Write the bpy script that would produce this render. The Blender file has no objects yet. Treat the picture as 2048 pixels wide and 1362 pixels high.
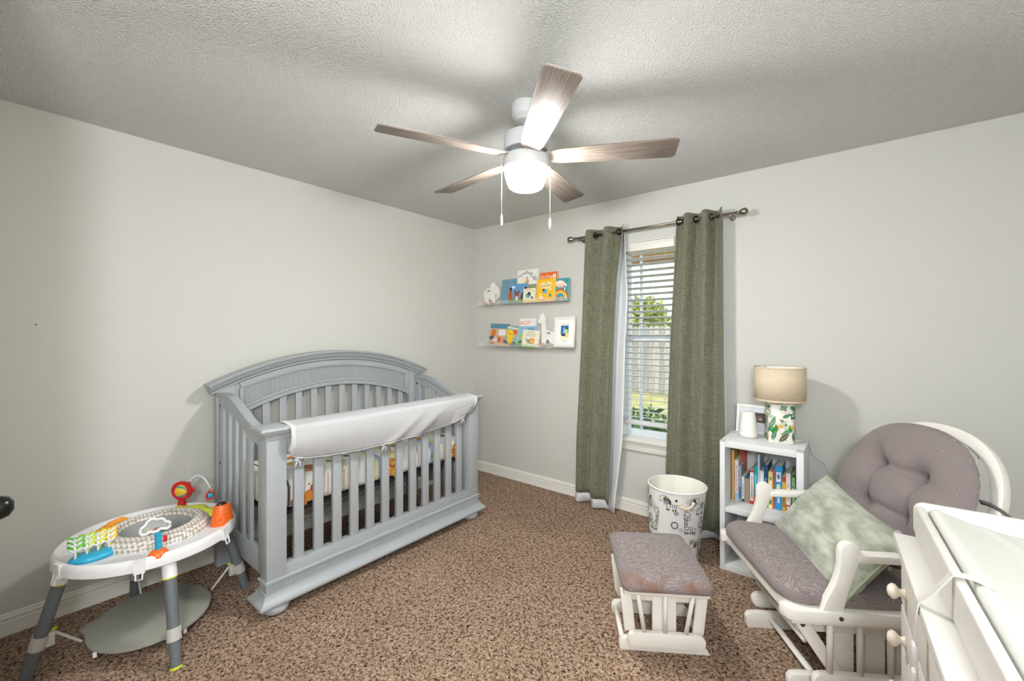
import bpy, bmesh, math, random
from mathutils import Matrix, Vector, Euler
R = math.radians; PI = math.pi; TAU = 2 * PI
random.seed(7)
S = bpy.context.scene
COL = S.collection
# ---------------------------------------------------------------- camera, world, exposure
cam_data = bpy.data.cameras.new('camera')
cam_data.sensor_width = 36.0
cam_data.lens = 36.0 * 848.7 / 2048.0
cam_data.shift_y = -(681.0 - 668.0) / 2048.0
cam_data.clip_start = 0.02
cam = bpy.data.objects.new('camera', cam_data); COL.objects.link(cam)
cam.location = (0, 0, 1.3733); cam.rotation_euler = (R(90), 0, R(38.854))
S.camera = cam
S.view_settings.view_transform = 'Standard'
S.view_settings.look = 'None'
S.view_settings.exposure = 0.47
S.view_settings.gamma = 1.0
S.view_settings.use_curve_mapping = False
SKY = 1.7          # daylight strength
BOWL = 190.0         # glow of the fan's glass bowl
FILL = 120.0          # strength of the unseen globe added behind the camera as fill
w = bpy.data.worlds.new('sky'); S.world = w; w.use_nodes = True
bg = w.node_tree.nodes['Background']
bg.inputs[0].default_value = (0.80, 0.90, 1.0, 1); bg.inputs[1].default_value = SKY
sun_d = bpy.data.lights.new('sun', 'SUN'); sun_d.energy = 2.4; sun_d.angle = R(8); sun_d.color = (1, .96, .9)
sun = bpy.data.objects.new('sun', sun_d); COL.objects.link(sun); sun.rotation_euler = (R(48), 0, R(30)); sun.location = (-4, 8, 9)
S.cycles.use_denoising = True; S.cycles.use_adaptive_sampling = True; S.cycles.adaptive_threshold = .02
S.cycles.max_bounces = 8; S.cycles.diffuse_bounces = 6; S.cycles.transparent_max_bounces = 24
S.cycles.sample_clamp_indirect = 6.0
# ---------------------------------------------------------------- room numbers
XL, XR, YW, YN, H = -3.017, 0.74, 3.137, -0.06, 2.44
# ---------------------------------------------------------------- colour + material helpers
def lin(c):
    f = lambda v: v / 12.92 if v <= .04045 else ((v + .055) / 1.055) ** 2.4
    return tuple(f(x / 255.0) for x in c[:3]) + (1.0,)
MATS = {}
def mat(name, col, rough=.5, bump=0.0, bscale=60.0, col2=None, cscale=40.0, cdetail=3.0, cramp=(.4, .6), emit=0.0, metal=0.0, spec=.5,
        sheen=0.0, stretch=None, alpha=1.0, coat=0.0, bdetail=2.0, bdist=.01):
    if name in MATS: return MATS[name]
    m = bpy.data.materials.new(name); m.use_nodes = True
    nt = m.node_tree; b = nt.nodes['Principled BSDF']
    b.inputs['Base Color'].default_value = lin(col)
    b.inputs['Roughness'].default_value = rough
    b.inputs['Metallic'].default_value = metal
    b.inputs['Specular IOR Level'].default_value = spec
    if sheen: b.inputs['Sheen Weight'].default_value = sheen
    if coat: b.inputs['Coat Weight'].default_value = coat
    if alpha < 1: b.inputs['Alpha'].default_value = alpha
    if emit:
        b.inputs['Emission Color'].default_value = lin(col); b.inputs['Emission Strength'].default_value = emit
    tc = None
    def coord(sc):
        nonlocal tc
        if tc is None: tc = nt.nodes.new('ShaderNodeTexCoord')
        mp = nt.nodes.new('ShaderNodeMapping'); nt.links.new(tc.outputs['Object'], mp.inputs[0])
        if stretch: mp.inputs['Scale'].default_value = stretch
        n = nt.nodes.new('ShaderNodeTexNoise'); n.inputs['Scale'].default_value = sc
        nt.links.new(mp.outputs[0], n.inputs['Vector']); return n
    if col2 is not None:
        n = coord(cscale); n.inputs['Detail'].default_value = cdetail
        r = nt.nodes.new('ShaderNodeValToRGB')
        r.color_ramp.elements[0].position = cramp[0]; r.color_ramp.elements[0].color = lin(col)
        r.color_ramp.elements[1].position = cramp[1]; r.color_ramp.elements[1].color = lin(col2)
        nt.links.new(n.outputs[0], r.inputs[0]); nt.links.new(r.outputs[0], b.inputs['Base Color'])
    if bump:
        n = coord(bscale); n.inputs['Detail'].default_value = bdetail
        bp = nt.nodes.new('ShaderNodeBump'); bp.inputs['Strength'].default_value = bump; bp.inputs['Distance'].default_value = bdist
        nt.links.new(n.outputs[0], bp.inputs['Height']); nt.links.new(bp.outputs[0], b.inputs['Normal'])
    MATS[name] = m
    return m
def vcol_mat():
    if 'print' in MATS: return MATS['print']
    m = bpy.data.materials.new('print'); m.use_nodes = True; nt = m.node_tree; b = nt.nodes['Principled BSDF']
    a = nt.nodes.new('ShaderNodeAttribute'); a.attribute_name = 'Col'
    nt.links.new(a.outputs['Color'], b.inputs['Base Color']); b.inputs['Roughness'].default_value = .55
    MATS['print'] = m; return m
# ---------------------------------------------------------------- mesh builder
class MB:
    def __init__(s): s.v = []; s.f = []; s.c = []; s.cur = None
    def add(s, vs, fs):
        o = len(s.v); s.v += [tuple(p) for p in vs]
        for f in fs: s.f.append([i + o for i in f]); s.c.append(s.cur)
        return s
    def box(s, x0, x1, y0, y1, z0, z1, M=None):
        p = [(x0, y0, z0), (x1, y0, z0), (x1, y1, z0), (x0, y1, z0), (x0, y0, z1), (x1, y0, z1), (x1, y1, z1), (x0, y1, z1)]
        if M is not None: p = [M @ Vector(q) for q in p]
        return s.add(p, [(0, 3, 2, 1), (4, 5, 6, 7), (0, 1, 5, 4), (1, 2, 6, 5), (2, 3, 7, 6), (3, 0, 4, 7)])
    def loft(s, rings, caps=True, closed=True):
        n = len(rings[0]); vs = [p for r in rings for p in r]; fs = []
        for k in range(len(rings) - 1):
            for i in range(n if closed else n - 1):
                j = (i + 1) % n
                fs.append((k * n + i, k * n + j, (k + 1) * n + j, (k + 1) * n + i))
        if caps: fs.append(tuple(range(n - 1, -1, -1))); fs.append(tuple((len(rings) - 1) * n + i for i in range(n)))
        return s.add(vs, fs)
    def grid(s, rows): return s.loft(rows, caps=False, closed=False)
    def lathe(s, prof, n=24, M=None, caps=True):
        M = M or Matrix()
        return s.loft([[M @ Vector((r * math.cos(TAU * i / n), r * math.sin(TAU * i / n), z)) for i in range(n)] for r, z in prof], caps)
    def cyl(s, p0, p1, r0, r1=None, n=12): return s.tube([p0, p1], [r0, r0 if r1 is None else r1], n)
    def tube(s, path, r, n=8, closed=False):
        path = [Vector(p) for p in path]; m = len(path); rs = r if isinstance(r, (list, tuple)) else [r] * m
        rings = []; prev = None
        for i, p in enumerate(path):
            if closed: t = path[(i + 1) % m] - path[i - 1]
            else: t = path[min(i + 1, m - 1)] - path[max(i - 1, 0)]
            t.normalize()
            if prev is None:
                a = Vector((0, 0, 1)) if abs(t.z) < .9 else Vector((1, 0, 0))
                prev = a.cross(t).normalized()
            u = (prev - t * prev.dot(t)).normalized(); prev = u; vv = t.cross(u)
            rings.append([p + (u * math.cos(TAU * k / n) + vv * math.sin(TAU * k / n)) * rs[i] for k in range(n)])
        if closed: rings.append(rings[0])
        return s.loft(rings, caps=not closed)
    def prism(s, pts, a, b, plane='xy', M=None):
        def P(u, v, t):
            q = {'xy': (u, v, t), 'yz': (t, u, v), 'xz': (u, t, v)}[plane]
            return M @ Vector(q) if M is not None else q
        n = len(pts)
        fs = [(i, (i + 1) % n, n + (i + 1) % n, n + i) for i in range(n)] + [tuple(range(n - 1, -1, -1)), tuple(range(n, 2 * n))]
        return s.add([P(u, v, a) for u, v in pts] + [P(u, v, b) for u, v in pts], fs)
    def ell(s, c, r, nu=16, nv=8, M=None):
        c = Vector(c); rings = []
        for k in range(1, nv):
            a = -PI / 2 + PI * k / nv
            rings.append([c + Vector((r[0] * math.cos(a) * math.cos(TAU * i / nu), r[1] * math.cos(a) * math.sin(TAU * i / nu), r[2] * math.sin(a))) for i in range(nu)])
        if M is not None: rings = [[M @ p for p in q] for q in rings]
        return s.loft(rings)
    def frame_loft(s, x0, x1, y0, y1, prof):
        return s.loft([[(x0 - o, y0 - o, z), (x1 + o, y0 - o, z), (x1 + o, y1 + o, z), (x0 - o, y1 + o, z)] for o, z in prof])
    def rrect(s, cx, cy, hx, hy, rad, z0, z1, seg=4, M=None):
        pts = rrect_pts(cx, cy, hx, hy, rad, seg); return s.prism(pts, z0, z1, 'xy', M)
    def xf(s, M): s.v = [tuple(M @ Vector(p)) for p in s.v]; return s
def rrect_pts(cx, cy, hx, hy, rad, seg=4):
    pts = []
    for (sx, sy, a0) in ((1, 1, 0), (-1, 1, 90), (-1, -1, 180), (1, -1, 270)):
        for k in range(seg + 1):
            a = R(a0 + 90 * k / seg); pts.append((cx + sx * (hx - rad) + rad * math.cos(a), cy + sy * (hy - rad) + rad * math.sin(a)))
    return pts
WM = {}
OWNER = {}
def obj(name, mb, m, parent=None, world=True, bevel=0.0, smooth=False, loc=None, rot=None, kind=None, label=None, subdiv=0, solid=0.0, segs=2, auto=None):
    me = bpy.data.meshes.new(name); me.from_pydata(mb.v, [], mb.f)
    if any(c is not None for c in mb.c):
        at = me.color_attributes.new('Col', 'FLOAT_COLOR', 'CORNER'); i = 0
        for p, c in zip(me.polygons, mb.c):
            q = lin(c or (255, 255, 255))
            for _ in range(p.loop_total): at.data[i].color = q; i += 1
    b = bmesh.new(); b.from_mesh(me)
    bmesh.ops.recalc_face_normals(b, faces=b.faces)
    if bevel:
        es = [e for e in b.edges if len(e.link_faces) == 2 and e.calc_face_angle(0) > R(35)]
        bmesh.ops.bevel(b, geom=es, offset=bevel, segments=segs, profile=.5, affect='EDGES', clamp_overlap=True)
    b.to_mesh(me); b.free()
    o = bpy.data.objects.new(name, me); COL.objects.link(o)
    if m is not None: me.materials.append(m)
    if parent is not None:
        o.parent = parent; WM[o] = WM[parent]
        if world: me.transform(WM[parent].inverted())
    else:
        M = Matrix.Translation(loc or (0, 0, 0)) @ Euler(rot or (0, 0, 0)).to_matrix().to_4x4()
        if loc is not None or rot is not None:
            o.location = loc or (0, 0, 0); o.rotation_euler = rot or (0, 0, 0)
        WM[o] = M
    if smooth:
        for p in me.polygons: p.use_smooth = True
    if auto or bevel:
        for p in me.polygons: p.use_smooth = True
        try: me.set_sharp_from_angle(angle=R(auto or 40))
        except Exception: pass
    if solid:
        md = o.modifiers.new('solid', 'SOLIDIFY'); md.thickness = solid; md.offset = 0
    if subdiv:
        md = o.modifiers.new('sub', 'SUBSURF'); md.levels = subdiv; md.render_levels = subdiv
    if kind: o['kind'] = kind
    if label: o['label'] = label
    return o
def thing(name, label, cat, loc=(0, 0, 0), rotz=0.0, group=None, rot=None):
    o = bpy.data.objects.new(name, None); COL.objects.link(o); o.empty_display_size = .05
    o.location = loc; o.rotation_euler = rot or (0, 0, rotz)
    WM[o] = Matrix.Translation(loc) @ Euler(o.rotation_euler).to_matrix().to_4x4()
    return tag(o, label, cat, group)
def tag(o, label, cat, group=None):
    o['label'] = label; o['category'] = cat
    if group: o['group'] = group
    return o
def struct(name, mb, m, **k):
    return obj(name, mb, m, kind='structure', **k)
def copy_part(o, parent, M=None):
    c = o.copy(); COL.objects.link(c); c.parent = parent; WM[c] = WM[parent]
    if M is not None: c.matrix_local = M
    return c
def text(parent, s, size, M, col, name='lettering', align='CENTER', sx=1.0, shear=0.0):
    cu = bpy.data.curves.new(name, 'FONT'); cu.body = s; cu.size = size; cu.align_x = align; cu.align_y = 'CENTER'; cu.extrude = .0002
    cu.resolution_u = 2; cu.shear = shear
    cu.materials.append(mat('ink_%d_%d_%d' % col, col, .6)); parent = OWNER.get(parent, parent)
    tmp = bpy.data.objects.new(name, cu); me = bpy.data.meshes.new_from_object(tmp); me.name = name
    bpy.data.objects.remove(tmp); bpy.data.curves.remove(cu)
    o = bpy.data.objects.new(name, me); COL.objects.link(o); o.parent = parent
    o.matrix_local = M @ Matrix.Diagonal((sx, 1, 1, 1)); WM[o] = WM[parent]
    return o
def plane_M(o, right, up):
    r = Vector(right).normalized(); u = Vector(up).normalized(); n = r.cross(u)
    return Matrix(((r.x, u.x, n.x, o[0]), (r.y, u.y, n.y, o[1]), (r.z, u.z, n.z, o[2]), (0, 0, 0, 1)))
# 2-D print shapes: lists of (points, colour) in a plane
def el(cx, cy, rx, ry, col, rot=0, n=14):
    c, s_ = math.cos(rot), math.sin(rot)
    return ([(cx + rx * math.cos(TAU * i / n) * c - ry * math.sin(TAU * i / n) * s_, cy + rx * math.cos(TAU * i / n) * s_ + ry * math.sin(TAU * i / n) * c) for i in range(n)], col)
def rc(x0, y0, x1, y1, col): return ([(x0, y0), (x1, y0), (x1, y1), (x0, y1)], col)
def stroke(pts, wd, col):
    out = []
    for (a, b) in zip(pts[:-1], pts[1:]):
        dx, dy = b[0] - a[0], b[1] - a[1]; l = math.hypot(dx, dy) or 1e-6; nx, ny = -dy / l * wd / 2, dx / l * wd / 2
        ex, ey = dx / l * wd * .3, dy / l * wd * .3
        out.append(([(a[0] + nx - ex, a[1] + ny - ey), (a[0] - nx - ex, a[1] - ny - ey), (b[0] - nx + ex, b[1] - ny + ey), (b[0] + nx + ex, b[1] + ny + ey)], col))
    return out
def leaf(cx, cy, l, wd, rot, col, n=7):
    c, s_ = math.cos(rot), math.sin(rot); P = []
    for i in range(n + 1):
        t = i / n; P.append((t * l, wd * math.sin(PI * t ** .8)))
    for i in range(n - 1, 0, -1):
        t = i / n; P.append((t * l, -wd * math.sin(PI * t ** .8)))
    return ([(cx + x * c - y * s_, cy + x * s_ + y * c) for x, y in P], col)
def printed(parent, shapes, fn, name='print', step=.00006, base=.0005, world=False, kind=None):
    """lays flat printed shapes on a surface: fn(u, v, lift) -> point"""
    mb = MB(); lift = base; parent = OWNER.get(parent, parent)
    for pts, col in shapes:
        mb.cur = col; mb.add([fn(u, v, lift) for u, v in pts], [tuple(range(len(pts)))]); lift += step
    return obj(name, mb, vcol_mat(), parent, world=world, kind=kind)
# ---------------------------------------------------------------- shared materials
WALL = mat('wall_paint', (203, 202, 196), .62, bump=.22, bscale=160, bdetail=3, bdist=.004, spec=.3)
CEIL = mat('ceiling_texture', (232, 232, 229), .9, bump=1.0, bscale=125, bdetail=4, bdist=.022, spec=.1)
TRIM = mat('white_trim_paint', (226, 223, 216), .35)
WHITE = mat('white_paint', (232, 230, 225), .35)
CREAM = mat('off_white_paint', (233, 229, 221), .38)
GREY = mat('crib_grey_paint', (161, 166, 169), .42)
PLAST = mat('white_plastic', (228, 228, 230), .3, coat=.2)
STEEL = mat('brushed_nickel', (150, 140, 128), .3, metal=1.0)
BLACK = mat('black_metal', (18, 18, 20), .25, metal=.3)
LINEN = mat('white_lining_cloth', (222, 225, 228), .85)
def carpet():
    m = bpy.data.materials.new('carpet'); m.use_nodes = True; nt = m.node_tree; b = nt.nodes['Principled BSDF']
    b.inputs['Roughness'].default_value = 1.0; b.inputs['Specular IOR Level'].default_value = .05
    tc = nt.nodes.new('ShaderNodeTexCoord')
    def noise(sc, d, ro=.6):
        n = nt.nodes.new('ShaderNodeTexNoise'); n.inputs['Scale'].default_value = sc; n.inputs['Detail'].default_value = d; n.inputs['Roughness'].default_value = ro
        nt.links.new(tc.outputs['Object'], n.inputs['Vector']); return n
    vo = nt.nodes.new('ShaderNodeTexVoronoi'); vo.inputs['Scale'].default_value = 185; nt.links.new(tc.outputs['Object'], vo.inputs['Vector'])
    sc_ = nt.nodes.new('ShaderNodeSeparateColor'); nt.links.new(vo.outputs['Color'], sc_.inputs[0])
    n1 = noise(60, 3, .7); ad = nt.nodes.new('ShaderNodeMath'); ad.operation = 'MULTIPLY_ADD'; ad.inputs[1].default_value = .55; nt.links.new(sc_.outputs[0], ad.inputs[0])
    sb = nt.nodes.new('ShaderNodeMath'); sb.operation = 'MULTIPLY_ADD'; sb.inputs[1].default_value = 1.6; sb.inputs[2].default_value = -.58; nt.links.new(n1.outputs[0], sb.inputs[0]); nt.links.new(sb.outputs[0], ad.inputs[2])
    r = nt.nodes.new('ShaderNodeValToRGB'); r.color_ramp.elements.remove(r.color_ramp.elements[0])
    r.color_ramp.elements[0].position = .16; r.color_ramp.elements[0].color = lin((56, 41, 33))
    for p, c in ((.28, (102, 80, 65)), (.42, (144, 119, 100)), (.62, (165, 140, 121)), (.85, (188, 167, 148))):
        e = r.color_ramp.elements.new(p); e.color = lin(c)
    nt.links.new(ad.outputs[0], r.inputs[0])
    n2 = noise(2.2, 3); mx = nt.nodes.new('ShaderNodeMix'); mx.data_type = 'RGBA'; mx.blend_type = 'MULTIPLY'; mx.inputs[0].default_value = 1
    r2 = nt.nodes.new('ShaderNodeValToRGB'); r2.color_ramp.elements[0].position = .35; r2.color_ramp.elements[0].color = (.84, .83, .82, 1); r2.color_ramp.elements[1].position = .65
    r2.color_ramp.elements[1].color = (1, 1, 1, 1)
    nt.links.new(n2.outputs[0], r2.inputs[0]); nt.links.new(r.outputs[0], mx.inputs[6]); nt.links.new(r2.outputs[0], mx.inputs[7])
    nt.links.new(mx.outputs[2], b.inputs['Base Color'])
    bp = nt.nodes.new('ShaderNodeBump'); bp.inputs['Strength'].default_value = .45; bp.inputs['Distance'].default_value = .008
    nt.links.new(ad.outputs[0], bp.inputs['Height']); nt.links.new(bp.outputs[0], b.inputs['Normal'])
    return m
CARPET = carpet()
# ================================================================ THE ROOM
WX0, WX1, WZ0, WZ1 = -1.425, -1.0, .575, 2.085        # window opening
TH = .12
struct('floor', MB().box(XL - TH, XR + TH, -1.62, YW + TH, -.08, 0), CARPET)
struct('ceiling', MB().box(XL - TH, XR + TH, -1.62, YW + TH, H, H + .08), CEIL)
struct('wall_left', MB().box(XL - TH, XL, -1.62, YW + TH, 0, H), WALL)
mb = MB()
mb.box(XL, WX0, YW, YW + TH, 0, H).box(WX1, XR, YW, YW + TH, 0, H).box(WX0, WX1, YW, YW + TH, 0, WZ0).box(WX0, WX1, YW, YW + TH, WZ1, H)
struct('wall_far', mb, WALL)
struct('wall_right', MB().box(XR, XR + TH, -1.62, YW + TH, 0, H), WALL)
HX0 = -1.5                                            # doorway round the camera, hall behind it
mb = MB(); mb.box(XL, HX0, YN - TH, YN, 0, H)
struct('wall_near', mb, WALL)
mb = MB(); mb.box(XL, XR, -1.62, -1.5, 0, H)
struct('wall_hall', mb, WALL)
def baseboard(name, run):
    prof = [(0, 0), (.018, 0), (.018, .012), (.014, .022), (.014, .060), (.0105, .064), (.0105, .070), (.013, .073), (.013, .080), (.008, .086), (.008, .092), (.003, .098), (0, .098)]
    mb = MB(); rings = []
    for (x, y, nx, ny) in run: rings.append([(x + nx * d, y + ny * d, z) for d, z in prof])
    mb.loft(rings); return struct(name, mb, TRIM, auto=30)
baseboard('baseboard_left', [(XL, YN, 1, 0), (XL, YW, 1, 0)])
baseboard('baseboard_far', [(XL, YW, 0, -1), (XR, YW, 0, -1)])
baseboard('baseboard_right', [(XR, YW, -1, 0), (XR, YN, -1, 0)])
# closet door in the near wall: only its knob reaches into the picture
door = bpy.data.objects.new('door_1', None); COL.objects.link(door); door['kind'] = 'structure'; door.location = (-2.0, YN, 0); WM[door] = Matrix.Translation(door.location)
mb = MB().box(-2.36, -1.585, YN + .001, YN + .03, .012, 2.03)
obj('door_leaf', mb, TRIM, door, bevel=.003)
for z0, z1 in ((.25, .85), (1.05, 1.85)):
    obj('door_panel', MB().frame_loft(-2.22, -1.74, z0, z1, [(0, 0), (-.03, .012), (-.05, .012)]).xf(Matrix(((1, 0, 0, 0), (0, 0, 1, YN + .029), (0, 1, 0, 0), (0, 0, 0, 1)))), TRIM, door)
kx, kz = -1.659, .94
Mk = Matrix.Translation((kx, YN + .03, kz)) @ Matrix.Rotation(R(-90), 4, 'X')
obj('knob', MB().lathe([(.033, 0), (.033, .004), (.012, .006), (.011, .022), (.021, .03), (.0275, .043), (.0285, .055), (.024, .068), (.012, .076)], 28, Mk), BLACK, door, smooth=True)
mb = MB()
for x0, x1, z0, z1 in ((-2.44, -2.365, 0, 2.11), (-1.58, -1.505, 0, 2.11), (-2.44, -1.505, 2.035, 2.11)): mb.box(x0, x1, YN, YN + .018, z0, z1)
obj('door_casing', mb, TRIM, door, bevel=.003)
# ---------------------------------------------------------------- window
win = bpy.data.objects.new('window_1', None); COL.objects.link(win); win['kind'] = 'structure'; win.location = (-1.21, YW, WZ0); WM[win] = Matrix.Translation(win.location)
VINYL = mat('white_vinyl', (215, 222, 228), .35)
yo = YW + TH
mb = MB()
fy0, fy1 = YW + .075, YW + TH + .01
for x0, x1, z0, z1 in ((WX0, WX0 + .03, WZ0 + .045, WZ1 - .035), (WX1 - .03, WX1, WZ0 + .045, WZ1 - .035), (WX0, WX1, WZ1 - .035, WZ1), (WX0, WX1, WZ0, WZ0 + .045)):
    mb.box(x0, x1, fy0, fy1, z0, z1)
obj('window_frame', mb, VINYL, win)
obj('meeting_rail', MB().box(WX0 + .03, WX1 - .03, fy0 + .008, fy1, 1.318, 1.362), VINYL, win, bevel=.002)
obj('muntin', MB().box(-1.315, -1.295, fy0 + .028, fy0 + .042, WZ0 + .04, WZ1 - .03), VINYL, win)
GLASS = bpy.data.materials.new('window_glass'); GLASS.use_nodes = True
nt = GLASS.node_tree; nt.nodes.clear(); out = nt.nodes.new('ShaderNodeOutputMaterial'); tr = nt.nodes.new('ShaderNodeBsdfTransparent'); gl = nt.nodes.new('ShaderNodeBsdfGlossy')
gl.inputs['Roughness'].default_value = .02; tr.inputs[0].default_value = (.95, .98, .97, 1); mxs = nt.nodes.new('ShaderNodeMixShader'); mxs.inputs[0].default_value = .06
nt.links.new(tr.outputs[0], mxs.inputs[1]); nt.links.new(gl.outputs[0], mxs.inputs[2]); nt.links.new(mxs.outputs[0], out.inputs[0])
for z0, z1 in ((WZ0 + .045, 1.318), (1.362, WZ1 - .035)):
    obj('pane', MB().box(WX0 + .03, WX1 - .03, fy0 + .033, fy0 + .037, z0, z1), GLASS, win)
obj('window_sill', MB().box(WX0 - .05, WX1 + .05, YW - .045, YW, WZ0 - .025, WZ0).box(WX0, WX1, YW - .001, fy0, WZ0 - .025, WZ0 + .001), TRIM, win, bevel=.004)
obj('window_apron', MB().box(WX0 - .03, WX1 + .03, YW - .02, YW, WZ0 - .095, WZ0 - .025).box(WX0 - .03, WX1 + .03, YW - .028, YW, WZ0 - .05, WZ0 - .025), TRIM, win, bevel=.004)
mb = MB(); mb.box(WX0 - .001, WX0 + .010, YW, fy0 + .02, WZ0 - .004, WZ1).box(WX1 - .010, WX1 + .001, YW, fy0 + .02, WZ0 - .004, WZ1).box(WX0, WX1, YW, fy0, WZ1 - .006, WZ1)
obj('window_jamb', mb, TRIM, win)
# ---------------------------------------------------------------- venetian blind
bl = thing('window_blind', 'white horizontal slat blind hanging in the narrow window between the curtains', 'blind', (-1.213, YW + .04, WZ0 + .06))
BX0, BX1 = WX0 + .025, WX1 - .03
SLAT = mat('blind_slat_white', (214, 216, 216), .45)
obj('valance', MB().box(BX0 - .012, BX1 + .015, YW + .002, YW + .018, 2.012, 2.078), TRIM, bl, bevel=.004)
obj('headrail', MB().box(BX0, BX1, YW + .02, YW + .07, 2.03, 2.07), SLAT, bl)
slat_mb = MB(); nn = 5
rows = []
for k in range(nn + 1):
    t = k / nn - .5; rows.append([(x, t * .054, .004 * (1 - (2 * t) ** 2)) for x in (-.5, .5)])
up = MB().grid(rows)
proto = None
ns = 29
for i in range(ns):
    z = 2.0 - i * .0455
    mb = MB(); top = []; bot = []
    for k in range(nn + 1):
        t = k / nn - .5
        for lst, dz in ((top, .0014), (bot, -.0014)): lst.append((t * .054, .0035 * (1 - (2 * t) ** 2) + dz))
    if proto is None:
        pts = bot + top[::-1]; mb.prism(pts, BX0, BX1, 'yz')
        proto = obj('slat', mb, SLAT, bl, world=False, auto=60)
        proto.data.transform(Matrix.Translation((-WM[bl].translation.x, 0, 0)))
        o = proto
    else: o = copy_part(proto, bl)
    o.location = (0, .008, z - WM[bl].translation.z); o.rotation_euler = (R(-12), 0, 0)
obj('bottom_rail', MB().rrect(YW + .048, .685, .026, .018, .012, BX0, BX1, M=Matrix(((0, 0, 1, 0), (1, 0, 0, 0), (0, 1, 0, 0), (0, 0, 0, 1)))), SLAT, bl, auto=40)
for x in (BX0 + .06, BX1 - .06):
    for y in (YW + .021, YW + .075): obj('ladder_cord', MB().cyl((x, y, .69), (x, y, 2.03), .0008, n=5), SLAT, bl)
obj('tilt_cord', MB().cyl((-1.19, YW + .015, .72), (-1.19, YW + .015, 2.02), .001, n=5), mat('cord_grey', (150, 148, 140), .7), bl)
# ================================================================ OUTDOORS
LAWN = mat('lawn_grass', (150, 146, 84), .95, col2=(186, 172, 118), cscale=3.0, cdetail=8, bump=.6, bscale=60)
GZ = -.2
struct('ground', MB().box(-16, 6, YW + TH + .005, 26, GZ - .1, GZ), LAWN)
SOFF = mat('soffit_tan', (206, 172, 140), .7)
struct('roof_eave', MB().box(-6, 4, YW + TH + .002, 4.05, 2.12, 2.2).box(-6, 4, 4.03, 4.07, 2.06, 2.3), SOFF)
fence = thing('wooden_fence', 'weathered grey board fence at the end of the lawn outside the window', 'fence', (-4.5, 11.0, GZ))
FW = [mat('fence_wood_%d' % k, c, .85, col2=tuple(int(q * .86) for q in c), cscale=9, stretch=(6, 6, .6)) for k, c in enumerate(((176, 168, 164), (160, 153, 150), (188, 180, 174)))]
plank = []
for k in range(3):
    plank.append(MB().prism([(-.066, 0), (.066, 0), (.066, 1.70), (.04, 1.745), (-.04, 1.745), (-.066, 1.70)], -.01, .01, 'xz'))
protos = []
for k in range(60):
    q = k % 3
    if k < 3: o = obj('fence_board', plank[q], FW[q], fence, world=False); protos.append(o)
    else: o = copy_part(protos[random.randrange(3)], fence)
    o.location = (-4.2 + k * .142, random.uniform(-.004, .004), .04 + random.uniform(-.012, .012))
for z in (.3, 1.45): obj('fence_rail', MB().box(-4.3, 4.3, .012, .05, z, z + .09), FW[1], fence, world=False)
LEAFM = {}
def foliage(n, c, r, ls, cols, seed):
    rnd = random.Random(seed); mb = MB()
    for _ in range(n):
        while True:
            p = Vector((rnd.uniform(-1, 1), rnd.uniform(-1, 1), rnd.uniform(-1, 1)))
            if .35 < p.length < 1: break
        p = Vector((c[0] + p.x * r[0], c[1] + p.y * r[1], c[2] + p.z * r[2]))
        d = Vector((rnd.uniform(-1, 1), rnd.uniform(-1, 1), rnd.uniform(-.6, 1))).normalized(); e = d.cross(Vector((rnd.uniform(-1, 1), rnd.uniform(-1, 1), rnd.uniform(-1, 1)))).normalized()
        l = ls * rnd.uniform(.6, 1.3); mb.cur = rnd.choice(cols)
        mb.add([p, p + d * l * .5 + e * l * .24, p + d * l, p + d * l * .5 - e * l * .24], [(0, 1, 2, 3)])
    return mb
BARK = mat('bark', (92, 78, 66), .9, bump=.5, bscale=30)
def tree(name, label, x, y, h, r, cols, seed, n=2600, ls=.22):
    t = thing(name, label, 'tree', (x, y, GZ), group=None)
    obj('trunk', MB().tube([(0, 0, 0), (.05, 0, h * .4), (-.04, .03, h * .8)], [.12, .09, .04], 8), BARK, t, world=False, smooth=True)
    obj('foliage', foliage(n, (0, 0, h * .66), (r, r, h * .36), ls, cols, seed), vcol_mat(), t, world=False, kind='stuff')
tree('tree', 'yellow green tree rising behind the middle of the board fence', -5.6, 14.0, 2.75, .95, [(150, 168, 70), (178, 186, 90), (110, 135, 60), (196, 186, 100)], 3)
tree('tree', 'darker green tree behind the fence, left in the window view', -7.2, 16.6, 2.9, 1.0, [(110, 130, 84), (132, 150, 100), (90, 110, 76)], 4)
tree('tree', 'pale leaved tree behind the fence, right in the window view', -4.5, 16.6, 2.8, 1.0, [(150, 158, 130), (168, 172, 142), (120, 140, 90)], 5)
def shrub(label, x, y, r, seed):
    t = thing('garden_shrub', label, 'shrub', (x, y, GZ), group='shrubs under the window outside')
    mb = MB()
    for k in range(7):
        a = k * .9; mb.tube([(0, 0, 0), (.5 * r * math.cos(a), .5 * r * math.sin(a), r * .7), (.8 * r * math.cos(a), .8 * r * math.sin(a), r * 1.3)], [.012, .008, .004], 5)
    obj('stem', mb, BARK, t, world=False)
    obj('foliage', foliage(700, (0, 0, r * 1.3), (r, r, r * 1.25), .11, [(84, 122, 62), (112, 150, 82), (140, 172, 104), (70, 104, 56)], seed), vcol_mat(), t, world=False, kind='stuff')
shrub('leafy green shrub outside, leftmost below the window', -2.40, 4.75, .27, 11)
shrub('leafy green shrub outside, middle one below the window', -1.83, 4.75, .28, 12)
shrub('leafy green shrub outside, rightmost below the window', -1.27, 4.6, .27, 13)
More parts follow.
